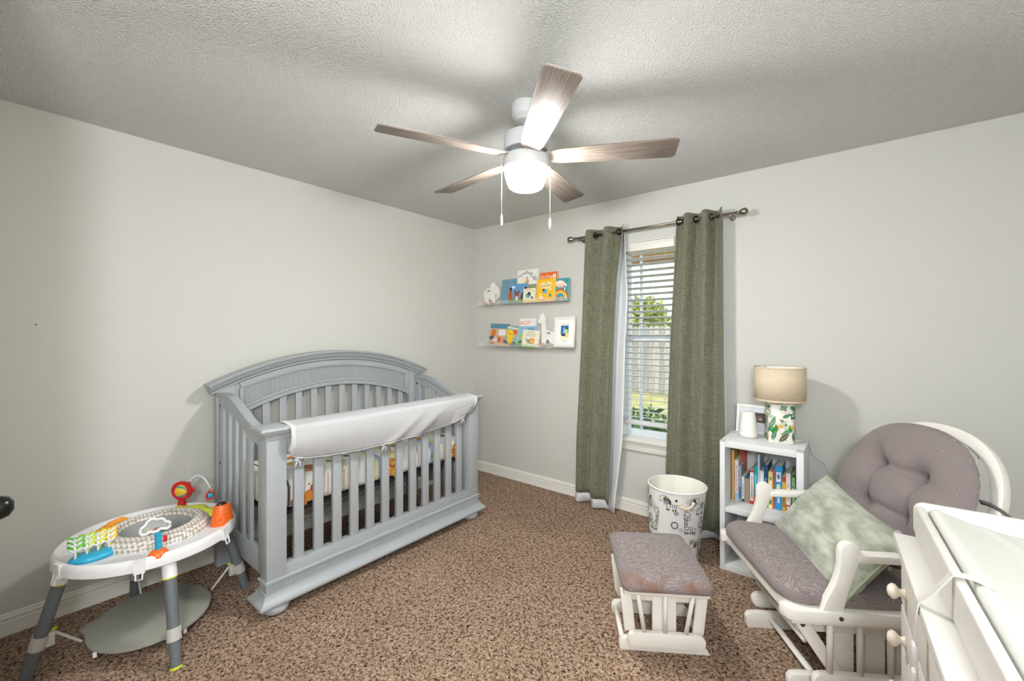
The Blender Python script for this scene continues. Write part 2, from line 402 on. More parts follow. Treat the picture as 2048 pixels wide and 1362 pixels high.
# ================================================================ CRIB
crib = thing('crib', 'grey painted wooden crib with arched headboard standing along the left wall', 'crib', (-2.6, 1.594, 0))
CY = 1.594; CY0, CY1 = .853, 2.334
def arc(y, peak, rad): return peak - rad + math.sqrt(max(rad * rad - (y - CY) ** 2, 0))
def P_(name, mb, **k): return obj(name, mb, k.pop('m', GREY), crib, **k)
ys = lambda a, b, n: [a + (b - a) * i / n for i in range(n + 1)]
# headboard
for a, b in ((CY0, .943), (2.245, CY1)):
    P_('back_post', MB().prism([(a, .0), (b, .0), (b, arc(b, 1.196, 1.80)), (a, arc(a, 1.196, 1.80))], -2.965, -2.915, 'yz'), bevel=.002)
top = [(y, arc(y, 1.20, 1.80)) for y in ys(.943, 2.245, 24)]; bot = [(y, arc(y, 1.005, 1.6)) for y in ys(.943, 2.245, 24)]
P_('head_panel', MB().loft([[(-2.955, y, z0), (-2.925, y, z0), (-2.925, y, z1), (-2.955, y, z1)] for (y, z1), (_, z0) in zip(top, bot)]))
def sweep_arc(prof, y0, y1, peak, rad, n=32):
    cz = peak - rad; rings = []
    a0 = math.asin((y0 - CY) / rad); a1 = math.asin((y1 - CY) / rad)
    for i in range(n + 1):
        a = a0 + (a1 - a0) * i / n
        rings.append([(x, CY + (rad + h) * math.sin(a), cz + (rad + h) * math.cos(a)) for x, h in prof])
    return MB().loft(rings)
P_('crest_moulding', sweep_arc([(-2.968, 0), (-2.862, 0), (-2.858, -.006), (-2.862, -.016), (-2.874, -.02), (-2.878, -.03), (-2.892, -.046), (-2.905, -.054), (-2.905, -.062), (-2.968, -.062)], .80, 2.39, 1.256, 1.85), auto=25)
P_('arch_moulding', sweep_arc([(-2.93, .014), (-2.912, .012), (-2.906, .004), (-2.912, -.006), (-2.912, -.026), (-2.93, -.028)], .97, 2.218, 1.036, 1.58), auto=25)
P_('panel_moulding', sweep_arc([(-2.93, .035), (-2.914, .035), (-2.914, .006), (-2.909, .002), (-2.912, -.006), (-2.93, -.006)], .985, 2.203, 1.15, 1.8), auto=25)
for y in (.985, 2.203):
    P_('panel_stile', MB().box(-2.93, -2.91, y - .012, y + .012, arc(y, 1.025, 1.58), arc(y, 1.15, 1.8)), bevel=.004)
mb = MB(); n = 100
for i in range(n):
    y = 1.0 + (2.188 - 1.0) * (i + .5) / n
    mb.loft([[(-2.928, y - .0055, z), (-2.9205, y - .003, z), (-2.9205, y + .003, z), (-2.928, y + .0055, z)] for z in (arc(y, 1.035, 1.58), arc(y, 1.15, 1.8))])
P_('beaded_panel', mb, kind='stuff')
sl = [(1.107 + k * .1035, 1.152 + k * .1035) for k in range(11)] + [(1.003, 1.048)]
for a, b in sl: P_('back_slat', MB().box(-2.948, -2.93, a, b, .30, arc((a + b) / 2, 1.01, 1.6)), bevel=.003)
P_('back_rail', MB().box(-2.955, -2.925, .94, 2.248, .20, .33), bevel=.003)
# end panels with their S-shaped top rail
def scurve(x):
    t = (x + 2.80) / (-2.33 + 2.80); t = max(0, min(1, t)); t = t * t * (3 - 2 * t); return 1.028 + (.898 - 1.028) * t
for yc, sgn in ((.877, -1), (2.310, 1)):
    xs = ys(-2.915, -2.262, 20)
    P_('end_top_rail', MB().loft([[(x, yc - .022, scurve(x)), (x, yc + .022, scurve(x)), (x, yc + .022, scurve(x) - .03), (x, yc + .014, scurve(x) - .034), (x, yc + .014, scurve(x) - .085), (x, yc - .014, scurve(x) - .085), (x, yc - .014, scurve(x) - .034), (x, yc - .022, scurve(x) - .03)] for x in xs]), auto=35)
    P_('end_bottom_rail', MB().box(-2.915, -2.27, yc - .014, yc + .014, .172, .29), bevel=.003)
    stl = P_('end_stile', MB().box(-2.915, -2.845, yc - .016, yc + .016, .17, scurve(-2.88) - .03), bevel=.002)
    P_('end_stile', MB().box(-2.335, -2.27, yc - .016, yc + .016, .17, scurve(-2.3) - .03), bevel=.002)
    for k in range(4):
        x = -2.788 + k * .104; P_('end_slat', MB().box(x - .026, x + .026, yc - .009, yc + .009, .285, scurve(x) - .06), bevel=.003)
    for z in (.955, .62, .30): obj('bolt', MB().cyl((-2.88, yc - .0175, z), (-2.88, yc + .0175, z), .008, n=12), BLACK, stl)
# front
for a, b in ((CY0, .947), (2.240, CY1)): P_('front_post', MB().box(-2.29, -2.21, a, b, .15, .862), bevel=.002)
P_('front_bottom_rail', MB().box(-2.278, -2.222, .945, 2.242, .15, .217), bevel=.003)
P_('front_top_rail', MB().box(-2.278, -2.222, .945, 2.242, .79, .862), bevel=.003)
P_('top_cap', MB().frame_loft(-2.29, -2.21, CY0, CY1, [(0, .853), (.006, .856), (.008, .868), (.014, .880), (.024, .886), (.024, .892), (.033, .896), (.037, .905), (.033, .914), (.022, .919)]), auto=25)
for k in range(12):
    y = 1.0215 + .1045 * k; P_('front_slat', MB().box(-2.262, -2.238, y - .0252, y + .0252, .21, .80), bevel=.003)
P_('base_moulding', MB().frame_loft(-2.29, -2.21, CY0, CY1, [(.0, .052), (.036, .052), (.042, .058), (.043, .068), (.038, .076), (.028, .083), (.018, .096), (.012, .108), (.012, .112), (.001, .114), (.001, .156), (.009, .158), (.009, .166), (.002, .170)]), auto=25)
mb = MB()
y = CY0 + .004
while y < CY1 - .004:
    mb.loft([[(-2.2095, y, z), (-2.2045, y + .0022, z), (-2.2045, y + .0048, z), (-2.2095, y + .007, z)] for z in (.116, .155)]); y += .0105
P_('fluting', mb, kind='stuff')
FEET = MB()
for fx, fy in ((-2.235, .905), (-2.235, 2.27)):
    prof = [(.03, 0), (.045, .003), (.058, .014), (.062, .027), (.058, .04), (.046, .05), (.04, .054)]
    M = Matrix.Translation((fx, fy, 0)); mb = MB(); nseg = 72
    rings = [[M @ Vector(((r_ * (1 - (.03 if i % 3 == 0 else 0))) * math.cos(TAU * i / nseg), (r_ * (1 - (.03 if i % 3 == 0 else 0))) * math.sin(TAU * i / nseg), z)) for i in range(nseg)] for r_, z in prof]
    mb.loft(rings); P_('bun_foot', mb, auto=50)
DARK = mat('dark_spring_frame', (38, 34, 32), .7)
P_('mattress_support', MB().box(-2.88, -2.30, .93, 2.26, .432, .452), m=DARK)
P_('support_rail', MB().box(-2.90, -2.87, .95, 2.24, .36, .44), m=mat('dark_brown_wood', (84, 66, 54), .6), bevel=.002)
# worn spots where the paint is chipped
mb = MB(); rnd = random.Random(2)
for k in range(26):
    y = rnd.choice([rnd.uniform(.835, .935), rnd.uniform(.835, .87), rnd.uniform(2.33, 2.36)]); s = rnd.uniform(.0014, .0035)
    mb.ell((-2.182 - rnd.uniform(0, .004), y, .9075 + rnd.uniform(-.004, .004)), (s, s * 1.6, s), 6, 4)
P_('paint_chip', mb, m=mat('bare_dark_wood', (46, 40, 36), .7), kind='stuff')
# ---------------------------------------------------------------- mattress
def mattress_mat():
    m = bpy.data.materials.new('printed_sheet'); m.use_nodes = True; nt = m.node_tree; b = nt.nodes['Principled BSDF']; b.inputs['Roughness'].default_value = .85
    tc = nt.nodes.new('ShaderNodeTexCoord'); sp = nt.nodes.new('ShaderNodeSeparateXYZ'); nt.links.new(tc.outputs['Object'], sp.inputs[0])
    r = nt.nodes.new('ShaderNodeValToRGB'); r.color_ramp.interpolation = 'CONSTANT'
    mr = nt.nodes.new('ShaderNodeMapRange'); mr.inputs[1].default_value = -.67; mr.inputs[2].default_value = .67; nt.links.new(sp.outputs['Y'], mr.inputs[0])
    nt.links.new(mr.outputs[0], r.inputs[0])
    W_ = (247, 245, 240)
    stops = [(0, (228, 226, 200)), (.035, W_), (.05, (70, 90, 84)), (.056, W_), (.17, W_), (.26, (240, 232, 214)), (.30, (226, 214, 190)), (.335, W_), (.43, (236, 226, 164)), (.455, (160, 176, 218)), (.475, W_),
             (.53, (238, 226, 150)), (.56, (205, 160, 160)), (.566, W_), (.68, (222, 190, 180)), (.69, W_), (.76, (176, 190, 222)), (.79, (236, 226, 164)), (.83, W_), (.90, (240, 222, 150)), (.92, W_)]
    es = r.color_ramp.elements
    es[0].position = 0; es[0].color = lin(stops[0][1]); es[1].position = stops[1][0]; es[1].color = lin(stops[1][1])
    for p, c in stops[2:]: e = es.new(p); e.color = lin(c)
    nt.links.new(r.outputs[0], b.inputs['Base Color'])
    n = nt.nodes.new('ShaderNodeTexNoise'); n.inputs['Scale'].default_value = 22; mp = nt.nodes.new('ShaderNodeMapping'); mp.inputs['Scale'].default_value = (1, .15, 1.6)
    nt.links.new(tc.outputs['Object'], mp.inputs[0]); nt.links.new(mp.outputs[0], n.inputs['Vector'])
    bp = nt.nodes.new('ShaderNodeBump'); bp.inputs['Strength'].default_value = .35; bp.inputs['Distance'].default_value = .02; nt.links.new(n.outputs[0], bp.inputs['Height']); nt.links.new(bp.outputs[0], b.inputs['Normal'])
    return m
MX0, MX1, MY0, MY1, MZ0, MZ1 = -2.865, -2.305, .918, 2.27, .455, .603
mt = thing('crib_mattress', 'crib mattress in a white sheet printed with stripes and orange animals', 'mattress', ((MX0 + MX1) / 2, (MY0 + MY1) / 2, MZ0))
hx, hy = (MX1 - MX0) / 2, (MY1 - MY0) / 2; hz = MZ1 - MZ0
rings = []
for ins, z in ((.03, 0), (.012, .006), (.002, .022), (0, .045), (0, hz - .05), (.003, hz - .03), (.014, hz - .010), (.034, hz), (.12, hz + .002), (.22, hz + .003)):
    rings.append([(x, y, z) for x, y in rrect_pts(0, 0, hx - ins, hy - ins, max(.07 - ins * .3, .02), 6)])
obj('sheet', MB().loft(rings), mattress_mat(), mt, world=False, smooth=True)
OR, BR, GN, RD, YE = (226, 140, 52), (160, 84, 50), (60, 92, 78), (190, 70, 50), (238, 196, 60)
shp = []
rnd = random.Random(5)
def lion(u, v, s): return [el(u, v, .034 * s, .026 * s, OR), el(u + .02 * s, v + .028 * s, .024 * s, .022 * s, BR), el(u + .02 * s, v + .028 * s, .014 * s, .013 * s, YE), rc(u - .03 * s, v - .04 * s, u - .018 * s, v, OR), rc(u + .012 * s, v - .04 * s, u + .024 * s, v, OR)]
def diamonds(u, v0, v1, s):
    out = []
    v = v0
    while v < v1:
        out += stroke([(u - s, v), (u, v + s * 1.2), (u + s, v), (u, v - s * 1.2), (u - s, v)], .002, RD); out.append(el(u, v, .003, .003, YE)); v += s * 2.5
    return out
def dots(u, v0, v1, col, st=.012): 
    out = []; v = v0
    while v < v1: out.append(el(u, v, .003, .004, col, n=6)); v += st
    return out
shp += dots(-.615, .015, .13, GN) + dots(-.59, .015, .13, BR, .009) + [el(-.57, .03, .018, .022, BR)] + lion(-.48, .045, 1.25) + [el(-.45, .10, .004, .006, BR), el(-.47, .115, .004, .006, BR), el(-.49, .105, .004, .006, BR)]
shp += dots(-.385, .012, .135, RD) + diamonds(-.335, .02, .13, .016) + dots(-.29, .012, .135, GN) + [leaf(-.22, .03, .06, .012, 1.3, GN), leaf(-.2, .02, .05, .01, 1.9, (110, 140, 110))]
shp += dots(-.10, .012, .135, BR) + lion(.02, .06, 1.2) + [el(.03, .11, .02, .018, OR), el(.06, .03, .02, .03, YE)] + dots(.09, .012, .135, GN) + dots(.20, .012, .135, RD) + dots(.215, .012, .13, (60, 60, 70), .01)
shp += [el(.29, .09, .014, .018, OR), el(.29, .09, .006, .008, (250, 240, 220))] + dots(.33, .012, .13, BR) + [leaf(.36, .04, .06, .012, 1.4, (150, 176, 140))] + dots(.44, .012, .13, RD) + dots(.455, .012, .13, YE, .01) + lion(.56, .05, 1.1) + [el(.55, .035, .022, .025, BR), el(.55, .035, .012, .013, YE)]
printed(mt, shp, lambda u, v, l: (hx + .0005 + l, u, v), 'sheet_print', kind='stuff')
shp = []
for k in range(40):
    u, v = rnd.uniform(-.6, .6), rnd.uniform(-.2, .2); q = rnd.random()
    if q < .35: shp += [el(u, v, .025, .035, rnd.choice([OR, BR, YE]), rnd.uniform(0, 3)), el(u + .02, v + .02, .014, .014, BR)]
    elif q < .7: shp += [leaf(u, v, .08, .014, rnd.uniform(0, 6), rnd.choice([GN, (120, 146, 110)]))]
    else: shp += stroke([(u + i * .012, v + (.012 if i % 2 else 0)) for i in range(9)], .003, rnd.choice([RD, (110, 130, 180)]))
printed(mt, shp, lambda u, v, l: (v, u, hz + .0035 + l), 'sheet_print', kind='stuff')
# ---------------------------------------------------------------- rail cover
rcv = thing('crib_rail_cover', 'white cloth teething guard draped over the front rail of the crib', 'rail cover', (-2.2, 1.6, .72))
CLOTH = mat('white_cotton', (184, 185, 187), .9, bump=.15, bscale=240)
def lerp_tab(tab, x):
    if x <= tab[0][0]: return tab[0][1]
    for (a, va), (b, vb) in zip(tab[:-1], tab[1:]):
        if x <= b: return va + (vb - va) * (x - a) / (b - a)
    return tab[-1][1]
BZ = [(.945, .80), (.965, .765), (.99, .748), (1.06, .733), (1.15, .722), (1.33, .712), (1.53, .716), (1.79, .726), (2.01, .742), (2.13, .765), (2.23, .813), (2.27, .83)]
def cover_pt(y, t):
    """t 0..1: from the inner hem over the rail to the outer hem"""
    zb = lerp_tab(BZ, y)
    if t < .2: return (-2.337, y, .83 + (.912 - .83) * t / .2)
    if t < .4:
        a = (t - .2) / .2; return (-2.337 + .174 * a, y, .912 + .012 * math.sin(PI * a))
    s = (t - .4) / .6
    fold = .006 * math.sin((y - 1.0) * 9 + s * 3) * s + .020 * s * math.exp(-((y - 1.98 + .25 * s) / .055) ** 2) + .016 * s * math.exp(-((y - 1.80 + .25 * s) / .04) ** 2)
    return (-2.163 - .030 * s * s + .012 * math.sin(PI * s) + fold, y, .912 + (zb - .912) * s)
rows = [[cover_pt(y, t / 26) for t in range(27)] for y in ys(.945, 2.27, 70)]
obj('cloth', MB().grid(rows), CLOTH, rcv, smooth=True, solid=.003)
obj('hem', MB().tube([cover_pt(y, 1.0) for y in ys(.945, 2.27, 60)], .0045, 6), CLOTH, rcv, smooth=True)
for y in (.945, 2.27):
    sg = 1 if y < 1 else -1
    rows = [[Vector(cover_pt(y + sg * d, t / 24)) + Vector((.003 if t > 9 else 0, 0, .003 if t <= 10 else 0)) for t in range(4, 25)] for d in (0, .012, .026)]
    obj('edge_band', MB().grid(rows), mat('white_binding', (212, 212, 211), .8), rcv, smooth=True, solid=.002)
for y in (.995, 1.50, 2.155):
    zb = lerp_tab(BZ, y); mb = MB()
    for dy, dz, ln in ((-.018, -.05, 1), (.012, -.055, 1), (-.02, -.012, .6), (.022, -.010, .6)):
        mb.tube([(-2.195, y, zb), (-2.188, y + dy * .6, zb + dz * .5), (-2.194, y + dy, zb + dz)], [.003, .006, .005], 5)
    mb.ell((-2.19, y, zb), (.006, .007, .006), 8, 5)
    obj('tie', mb, CLOTH, rcv, smooth=True)
pts = [(2.06, .835), (2.235, .86), (2.24, .815), (2.12, .765), (2.03, .745)]
mb = MB(); mb.add([(cover_pt(y, .4 + .6 * (.912 - z) / (.912 - lerp_tab(BZ, y)))[0] + .006, y, z) for y, z in pts], [(0, 1, 2, 3, 4)])
obj('pocket', mb, mat('white_binding', (212, 212, 211), .8), rcv, solid=.002)
mb = MB(); mb.cur = (150, 138, 122)
mb.add([(cover_pt(y, .4 + .6 * (.912 - z) / (.912 - lerp_tab(BZ, y)))[0] + .009, y, z) for y, z in ((2.13, .784), (2.19, .801), (2.19, .807), (2.13, .790))], [(0, 1, 2, 3)])
obj('pocket_label', mb, vcol_mat(), rcv)
# ================================================================ ACTIVITY TABLE
TX, TY = -2.56, .492
at_ = thing('activity_table', 'round white baby activity table on four grey legs by the left wall', 'activity table', (TX, TY, 0))
LEGM = mat('grey_leg_plastic', (100, 106, 110), .45); GRYP = mat('light_grey_plastic', (186, 184, 178), .5); LIME = mat('lime_plastic', (204, 214, 60), .4)
A_ = lambda name, mb, m, **k: obj(name, mb, m, at_, world=False, **k)
A_('tray', MB().lathe([(.20, .418), (.29, .412), (.318, .405), (.328, .412), (.328, .440), (.322, .456), (.314, .459), (.306, .454), (.298, .440), (.18, .437), (.16, .437)], 64, caps=False), PLAST, auto=50)
A_('tray_underside', MB().lathe([(.315, .408), (.30, .395), (.20, .392), (.16, .40)], 48, caps=False), PLAST, smooth=True)
for k in range(4):
    a = R(90 * k); ca, sa = math.cos(a), math.sin(a)
    p0 = Vector((ca * .285, sa * .285, .40)); p1 = Vector((ca * .392, sa * .392, .0))
    mid = p0.lerp(p1, .68)
    leg = A_('leg', MB().tube([p0, p1], [.0235, .0205], 14), LEGM, auto=50)
    for q0, q1, rr, mm, nm in ((p0.lerp(p1, -.03), p0.lerp(p1, .14), .0265, PLAST, 'leg_socket'), (p0.lerp(p1, .14), p0.lerp(p1, .152), .0268, LIME, 'leg_ring'), (p0.lerp(p1, .975), p1, .0215, LIME, 'foot_ring'))[:3 if k == 0 else 2]:
        obj(nm, MB().tube([q0, q1], rr, 14), mm, leg, world=False, auto=50)
    c = obj('clamp', MB().tube([p0.lerp(p1, .62), p0.lerp(p1, .74)], .0265, 14), GRYP, leg, world=False, auto=50)
    n_in = Vector((-ca, -sa, 0)); M = Matrix.Translation(p0.lerp(p1, .68) + n_in * .032) @ Matrix.Rotation(a, 4, 'Z')
    obj('clamp_arm', MB().box(-.014, .014, -.011, .011, -.028, .028, M), GRYP, leg, world=False, bevel=.004)
    obj('clamp_latch', MB().tube([M @ Vector((-.012 + .008 * math.cos(t * .8), .006 * math.sin(t * .8), .03 + .008 * abs(math.sin(t * .4)))) for t in range(8)], .003, 6), LIME, leg, world=False, smooth=True)
    A_('strap', MB().tube([M @ Vector((-.012, 0, .022)), Vector((ca * .235, sa * .235, .066))], [.006, .005], 6), GRYP)
mp_ = []
for i in range(56):
    a = TAU * i / 56; r_ = .235 + .012 * math.cos(2 * a + .5) + (.035 * math.exp(-((a - 4.25) / .16) ** 2))
    mp_.append((r_ * math.cos(a), r_ * math.sin(a)))
MATG = mat('grey_board', (150, 149, 140), .65)
A_('foot_board', MB().loft([[(x * s, y * s, z) for x, y in mp_] for s, z in ((.96, .050), (1.0, .054), (1.0, .062), (.97, .067))]), MATG, auto=40)
for ang in (.3, 5.2): A_('board_tab', MB().box(-.006, .006, -.006, .006, .035, .055, Matrix.Translation((.235 * math.cos(ang), .235 * math.sin(ang), 0))), PLAST)
# padded ring seat
def honey():
    m = bpy.data.materials.new('honeycomb_cloth'); m.use_nodes = True; nt = m.node_tree; b = nt.nodes['Principled BSDF']; b.inputs['Roughness'].default_value = .9
    tc = nt.nodes.new('ShaderNodeTexCoord'); vo = nt.nodes.new('ShaderNodeTexVoronoi'); vo.feature = 'F1'; vo.inputs['Scale'].default_value = 66; vo.inputs['Randomness'].default_value = .12
    nt.links.new(tc.outputs['Object'], vo.inputs['Vector'])
    r = nt.nodes.new('ShaderNodeValToRGB'); r.color_ramp.elements[0].position = .44; r.color_ramp.elements[0].color = lin((226, 221, 213)); r.color_ramp.elements[1].position = .54; r.color_ramp.elements[1].color = lin((168, 158, 149))
    nt.links.new(vo.outputs['Distance'], r.inputs[0]); nt.links.new(r.outputs[0], b.inputs['Base Color']); return m
prof = [(.205, .435), (.207, .45), (.198, .468), (.178, .482), (.155, .486), (.138, .478), (.130, .462), (.128, .445)]
A_('padded_ring', MB().lathe(prof, 64, Matrix.Translation((-.005, .015, 0)), caps=False), honey(), smooth=True)
A_('seat_cloth', MB().lathe([(.131, .465), (.124, .44), (.11, .37), (.09, .31), (.05, .29), (.01, .29)], 40, Matrix.Translation((-.005, .015, 0)), caps=False), mat('grey_cloth', (158, 158, 158), .9, bump=.3, bscale=20), smooth=True)
# toys fixed to the tray
def wpt(x, y, z): return Vector((x - TX, y - TY, z))
def plast(name, c): return mat('toy_' + name, c, .35, coat=.15)
BLU, ORG, RED, YEL, GRN = plast('blue', (38, 160, 196)), plast('orange', (238, 106, 30)), plast('red', (200, 28, 32)), plast('yellow', (242, 196, 48)), plast('green', (98, 190, 50))
b = wpt(-2.475, .285, .44)
A_('tree_toy_base', MB().loft([[(b.x + x * s, b.y + y * s, z) for x, y in [( .045 * math.cos(TAU * i / 32) * (1 + .12 * math.cos(3 * TAU * i / 32)), .085 * math.sin(TAU * i / 32) * (1 + .1 * math.cos(2 * TAU * i / 32))) for i in range(32)]] for s, z in ((1, .44), (.97, .452), (.8, .462), (.5, .467))]), BLU, smooth=True)
def branch_toy(cx, cy, z0, hgt, rad, dx):
    t = MB(); t.tube([(cx + dx, cy, z0), (cx + dx, cy, z0 + hgt)], [rad * .9, rad], 8); t.ell((cx + dx, cy, z0 + hgt), (rad,) * 3, 8, 6)
    for zz in (.42, .68, .90):
        for sg in (-1, 1):
            e = (cx + dx, cy + sg * .019, z0 + hgt * zz + .011); t.tube([(cx + dx, cy, z0 + hgt * zz - .002), e], rad, 8); t.ell(e, (rad,) * 3, 8, 6)
    return t
for k, cc in enumerate(((98, 190, 50), (196, 222, 70), (228, 216, 50), (240, 200, 60))):
    cx, cy = b.x + .012 - k * .004, b.y - .054 + k * .034; z0, hh = .458, .075
    M = Matrix.Translation((cx, cy, z0)) @ Matrix.Rotation(R(-12), 4, 'Y') @ Matrix.Rotation(R(-25), 4, 'Z') @ Matrix.Translation((-cx, -cy, -z0))
    rim = A_('leaf_toy_rim', branch_toy(cx, cy, z0 + .012, hh - .012, .0088, -.004).xf(M), mat('toy_leaf_%d' % k, cc, .35), smooth=True)
    obj('leaf_toy_stem', branch_toy(cx, cy, z0 - .006, hh + .006, .0048, .004).xf(M), PLAST, rim, world=False, smooth=True)
q = wpt(-2.74, .40, .44)
A_('sun_toy', MB().loft([[(q.x + x * s, q.y + y * s, z) for x, y in [(.05 * math.cos(TAU * i / 28), .085 * math.sin(TAU * i / 28)) for i in range(28)]] for s, z in ((1, .438), (.95, .455), (.7, .468), (.3, .473))]), plast('amber', (240, 168, 34)), smooth=True)
A_('sun_toy_arch', MB().tube([(q.x + .02, q.y - .06, .455), (q.x + .01, q.y - .03, .475), (q.x, q.y + .01, .482), (q.x, q.y + .05, .468)], [.008, .014, .014, .006], 8), plast('deep_amber', (240, 150, 30)), smooth=True)
# cloud rattle on an orange dome
c = wpt(-2.27, .455, .44)
A_('cloud_toy_base', MB().ell((c.x, c.y, .446), (.034, .036, .030), 18, 10), ORG, smooth=True)
sp_ = MB()
for i in range(12): sp_.lathe([(.010, .470 + i * .006), (.0135, .473 + i * .006), (.010, .476 + i * .006)], 14, Matrix.Translation((c.x, c.y, 0)))
A_('cloud_toy_spring', sp_, BLU, smooth=True)
A_('cloud_toy_flag', MB().box(c.x - .003, c.x + .003, c.y + .016, c.y + .030, .495, .522), RED, bevel=.002)
cl = []
discs = [(-.036, -.006, .019), (-.012, .010, .024), (.016, .006, .021), (.040, -.008, .016), (0, -.012, .014)]
for i in range(72):
    a = TAU * i / 72; dx_, dz_ = math.cos(a), math.sin(a); best = 0
    for (px, pz, pr0) in discs:
        bq = px * dx_ + (pz + .004) * dz_; cq = px * px + (pz + .004) ** 2 - pr0 * pr0; dsc = bq * bq - cq
        if dsc > 0: best = max(best, bq + math.sqrt(dsc))
    cl.append((c.x + .002, c.y - .010 + best * .88 * dx_, max(.549, .567 + best * dz_)))
A_('cloud_frame', MB().tube(cl, .0058, 8, closed=True), PLAST, smooth=True)
A_('cloud_window', MB().add([(x - .001, y, z) for x, y, z in cl], [tuple(range(72))]), mat('clear_smoky_plastic', (190, 196, 200), .2, alpha=.55), solid=.003)
rnd = random.Random(9)
for k in range(8):
    A_('cloud_bead', MB().ell((c.x + .004, c.y - .010 + rnd.uniform(-.030, .030), .556 + rnd.uniform(0, .012)), (.0032,) * 3, 8, 5), [RED, YEL, GRN, PLAST][k % 4], smooth=True)
# orange bird house
d = wpt(-2.43, .735, .44)
A_('bird_toy', MB().loft([[(d.x + rx * math.cos(TAU * i / 28), d.y + ry * math.sin(TAU * i / 28), z) for i in range(28)] for rx, ry, z in ((.044, .050, .437), (.042, .048, .455), (.036, .042, .495), (.031, .037, .520), (.027, .033, .532), (.022, .027, .534))]), ORG, auto=40)
A_('bird_toy_roller', MB().ell((d.x + .002, d.y - .004, .533), (.013, .023, .014), 16, 10), mat('toy_black', (28, 20, 18), .3), smooth=True)
A_('bird_toy_wing', MB().ell((d.x + .030, d.y - .024, .475), (.010, .015, .015), 14, 8), ORG, smooth=True)
# lime base with spinner, arch and flower
rows = []
for (dr, z) in ((-.006, .438), (-.004, .458), (.010, .470), (.028, .474), (.046, .470), (.058, .458), (.060, .438)):
    rows.append([((.212 + dr + .012 * math.sin(i * .9)) * math.cos(R(84 + 66 * i / 16)), (.212 + dr + .012 * math.sin(i * .9)) * math.sin(R(84 + 66 * i / 16)), z if 0 < i < 16 else min(z, .45)) for i in range(17)])
A_('spinner_base', MB().grid(rows), LIME, smooth=True)
sp0 = wpt(-2.80, .66, 0)
ax = Vector((.60, -.80, 0)).normalized(); rt = Vector((.80, .60, 0))
def SP(u, v, t): return Vector((sp0.x, sp0.y, .535)) + rt * u + Vector((0, 0, 1)) * v + ax * t
ring_o = [(.054 * math.cos(TAU * i / 40), .050 * math.sin(TAU * i / 40)) for i in range(40)]; ring_i = [(.034 * math.cos(TAU * i / 40), .034 * math.sin(TAU * i / 40)) for i in range(40)]
mb = MB()
mb.loft([[SP(u, v, t) for u, v in rg] for rg, t in ((ring_o, -.006), (ring_o, .006), (ring_i, .006), (ring_i, -.006), (ring_o, -.006))], caps=False)
mb.prism([(-.014, -.040), (.014, -.040), (.022, -.075), (-.022, -.075)], -.006, .006, 'xy', Matrix(((rt.x, 0, ax.x, sp0.x), (rt.y, 0, ax.y, sp0.y), (0, 1, 0, .535), (0, 0, 0, 1))))
mb.tube([SP(.050, -.004, 0), SP(.063, -.002, 0), SP(.069, .006, 0), SP(.063, .014, 0), SP(.050, .014, 0)], .006, 8)
mb.tube([SP(.030, .03, 0), SP(.044, .046, 0)], .007, 8)
A_('spinner_ring', mb, RED, auto=50)
for k in range(7):
    a0, a1 = -PI / 2 + PI * k / 7, -PI / 2 + PI * (k + 1) / 7; rows = []
    for i in range(9):
        u = -.032 + .064 * i / 8; hh = .033 * math.sqrt(max(0, 1 - (u / .0325) ** 2))
        rows.append([SP(u, hh * math.sin(a0 + (a1 - a0) * j / 3), .004 + hh * .7 * math.cos(a0 + (a1 - a0) * j / 3)) for j in range(4)])
    A_('spinner_ball', MB().grid(rows), [YEL, BLU, plast('teal', (60, 160, 160))][k % 3] if k % 2 else YEL, smooth=True)
fl = wpt(-2.70, .76, .51)
arcp = [SP(.044, .046, 0)]
for k in range(1, 9):
    t = k / 9; arcp.append(SP(.044, .046, 0).lerp(fl + Vector((.0, .004, .022)), t) + Vector((0, 0, .055 * math.sin(PI * t) ** .8)))
arcp.append(fl + Vector((0, .004, .022)))
A_('arch_rod', MB().tube(arcp, .0048, 8), PLAST, smooth=True)
WOODT = mat('toy_wood', (186, 142, 104), .5, col2=(160, 116, 82), cscale=60)
A_('wood_bead', MB().ell(fl + Vector((0, .006, .022)), (.013, .013, .012), 14, 9), WOODT, smooth=True)
A_('wood_bead', MB().ell(fl + Vector((0, -.004, -.03)), (.015, .016, .009), 14, 9), WOODT, smooth=True)
mb = MB()
for k in range(10):
    a = TAU * k / 10; mb.ell(fl + Vector((.004, .019 * math.cos(a), .019 * math.sin(a) - .004)), (.006, .006, .006), 8, 5)
A_('flower_petals', mb, RED, smooth=True)
A_('flower_center', MB().ell(fl + Vector((.006, 0, -.004)), (.009, .015, .014), 14, 9), BLU, smooth=True)
for ang, dz in ((R(-18), 0), (R(-72), 0), (R(42), 0)):
    Mc = Matrix.Rotation(ang, 4, 'Z')
    A_('toy_loop', MB().box(.318, .334, -.018, .018, .405, .461, Mc).tube([Mc @ Vector((.334, -.012, .42)), Mc @ Vector((.342, -.010, .385)), Mc @ Vector((.342, .010, .385)), Mc @ Vector((.334, .012, .42))], .0035, 6), PLAST, bevel=0)
